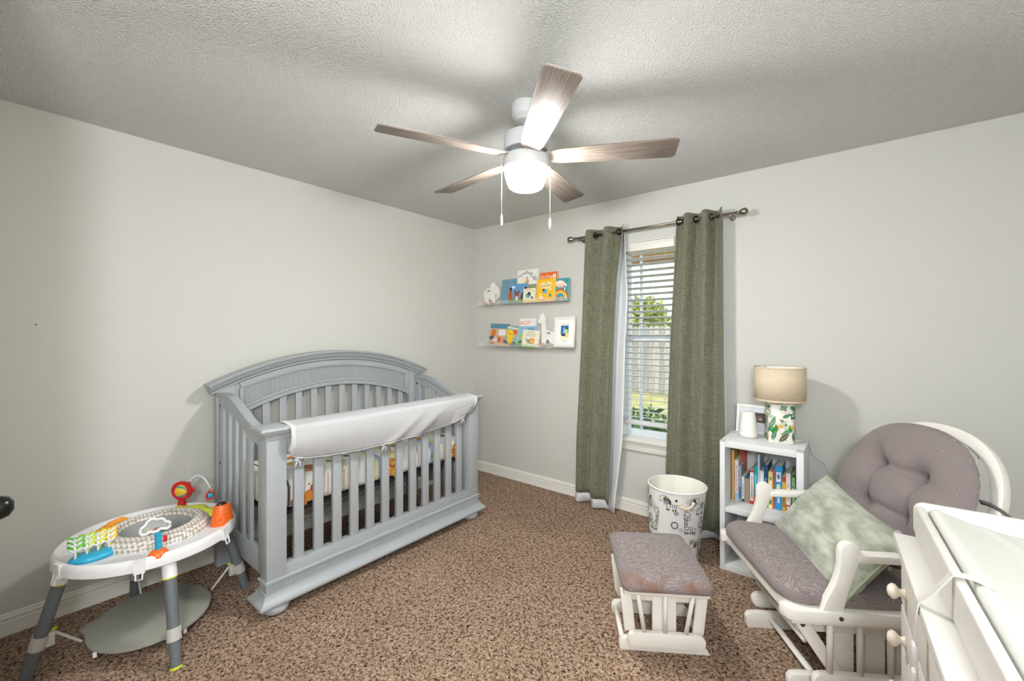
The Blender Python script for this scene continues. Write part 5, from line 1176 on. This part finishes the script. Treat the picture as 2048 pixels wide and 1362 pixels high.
# ================================================================ DRESSER WITH CHANGING TRAY
# local axes: x runs along the front towards the viewer, y runs back to the right wall
DZ = .86
dr_ang = math.atan2(-.999, .0425)
dr = thing('dresser', 'white dresser with round wooden knobs at the right, carrying a changing tray', 'dresser', (.08, 1.478, 0), rotz=dr_ang)
DRW = mat('dresser_white', (216, 212, 206), .38)
D_ = lambda name, mb, m=DRW, **k: obj(name, mb, m, dr, world=False, **k)
DL, DD = 1.20, .52
D_('top', MB().box(0, DL, 0, DD, DZ - .022, DZ), bevel=.003)
D_('carcass', MB().box(.02, DL - .02, .024, DD - .01, .06, DZ - .022), bevel=.002)
D_('plinth', MB().box(.04, DL - .04, .05, DD - .03, 0, .06))
rows_ = [.835, .698, .608, .455, .30, .08]
for z1, z0 in zip(rows_[:-1], rows_[1:]):
    for x0, x1 in ((.026, .595), (.605, DL - .026)):
        dw = D_('drawer', MB().box(x0, x1, .012, .028, z0 + .004, z1 - .004), bevel=.003)
        for kx_ in (x0 + .080, x1 - .11):
            Mk = Matrix.Translation((kx_, .012, (z0 + z1) / 2 - .012)) @ Matrix.Rotation(R(90), 4, 'X')
            obj('knob', MB().lathe([(.013, 0), (.012, .003), (.0085, .007), (.009, .012), (.0125, .015), (.0165, .019), (.0175, .023), (.0165, .027), (.0135, .029), (.013, .031), (.008, .0335), (.002, .0345)], 22, Mk), mat('cream_wood_knob', (228, 218, 202), .4), dw, world=False, smooth=True)
D_('corner_latch', MB().cyl((-.004, .012, DZ - .012), (-.026, .012, DZ - .012), .010, n=14), mat('grey_rubber', (150, 152, 158), .5))
tr_ = thing('changing_tray', 'white open changing tray with raised sides on top of the dresser', 'changing tray', tuple(WM[dr] @ Vector((0, 0, DZ + .001))), rotz=dr_ang)
T_ = lambda name, mb, m=DRW, **k: obj(name, mb, m, tr_, world=False, **k)
TL, TD0, TD1, TZ = .95, .040, .475, .082
T_('front_side', MB().box(.004, TL, TD0, TD0 + .017, 0, TZ), bevel=.006, segs=3)
T_('back_side', MB().box(.004, TL, TD1 - .017, TD1, 0, TZ), bevel=.006, segs=3)
T_('end_side', MB().rrect((TD0 + TD1) / 2, TZ / 2 + .003, (TD1 - TD0) / 2 + .002, TZ / 2 + .003, .02, -.008, .004, 5, Matrix(((0, 0, 1, .004), (1, 0, 0, 0), (0, 1, 0, 0), (0, 0, 0, 1)))), bevel=.002)
T_('end_side', MB().box(TL - .012, TL, TD0 + .017, TD1 - .017, 0, TZ), bevel=.003)
T_('floor_panel', MB().box(.008, TL - .012, TD0 + .017, TD1 - .017, 0, .006))
cp = thing('changing_pad', 'white contoured changing pad in a pale sheet lying in the tray', 'changing pad', tuple(WM[dr] @ Vector((0, 0, DZ + .008))), rotz=dr_ang)
PADM = mat('pale_sheet', (206, 205, 198), .85, bump=.15, bscale=14, bdetail=3)
y0, y1 = TD0 + .024, TD1 - .024; yc = (y0 + y1) / 2; hw_ = (y1 - y0) / 2
def pad_top(x, y):
    k = abs(y - yc) / hw_; v = .048 + .040 * k ** 2.2
    if k > .93: v -= .012 * ((k - .93) / .07) ** 2
    e = min(x - .014, TL - .022 - x); v -= .02 * max(0, 1 - e / .03) ** 2
    return v + .0025 * math.sin(26 * x + 30 * y) * (1 - k) + .003 * math.exp(-((y - yc + .10 - .35 * (x - .05)) / .012) ** 2)
rows = []
for i in range(61):
    x = .014 + (TL - .036) * i / 60; row = [(x, y0 - .002, .002)] + [(x, y0 + (y1 - y0) * j / 40, pad_top(x, y0 + (y1 - y0) * j / 40)) for j in range(41)] + [(x, y1 + .002, .002)]
    rows.append(row)
mb = MB().loft(rows); obj('pad', mb, PADM, cp, world=False, smooth=True)
sx_ = .40
STR = mat('white_webbing', (206, 202, 195), .8)
path = [(sx_ + .03, y0 + .02, pad_top(sx_, y0 + .02) + .003), (sx_ + .015, y0 - .004, .086), (sx_ + .008, TD0 - .002, .082), (sx_ - .01, .018, .035), (sx_ - .03, -.001, .0), (sx_ - .035, -.004, -.03), (sx_ - .035, -.004, -.09), (sx_ - .032, -.003, -.17)]
obj('strap', MB().grid([[(x - .009, y, z) for x, y, z in path], [(x + .009, y, z) for x, y, z in path]]), STR, cp, world=False, solid=.002)
obj('buckle', MB().box(sx_ - .046, sx_ - .022, -.010, -.001, -.115, -.085).box(sx_ - .044, sx_ - .024, -.010, -.001, -.16, -.135), PLAST, cp, world=False, bevel=.003)
# small nail in the left wall
nl = tag(obj('wall_nail', MB().cyl((0, 0, 0), (.012, 0, 0), .004, n=8), mat('nail_grey', (120, 116, 110), .5), loc=(XL, .15, 1.418)), 'tiny nail head in the bare left wall', 'nail')
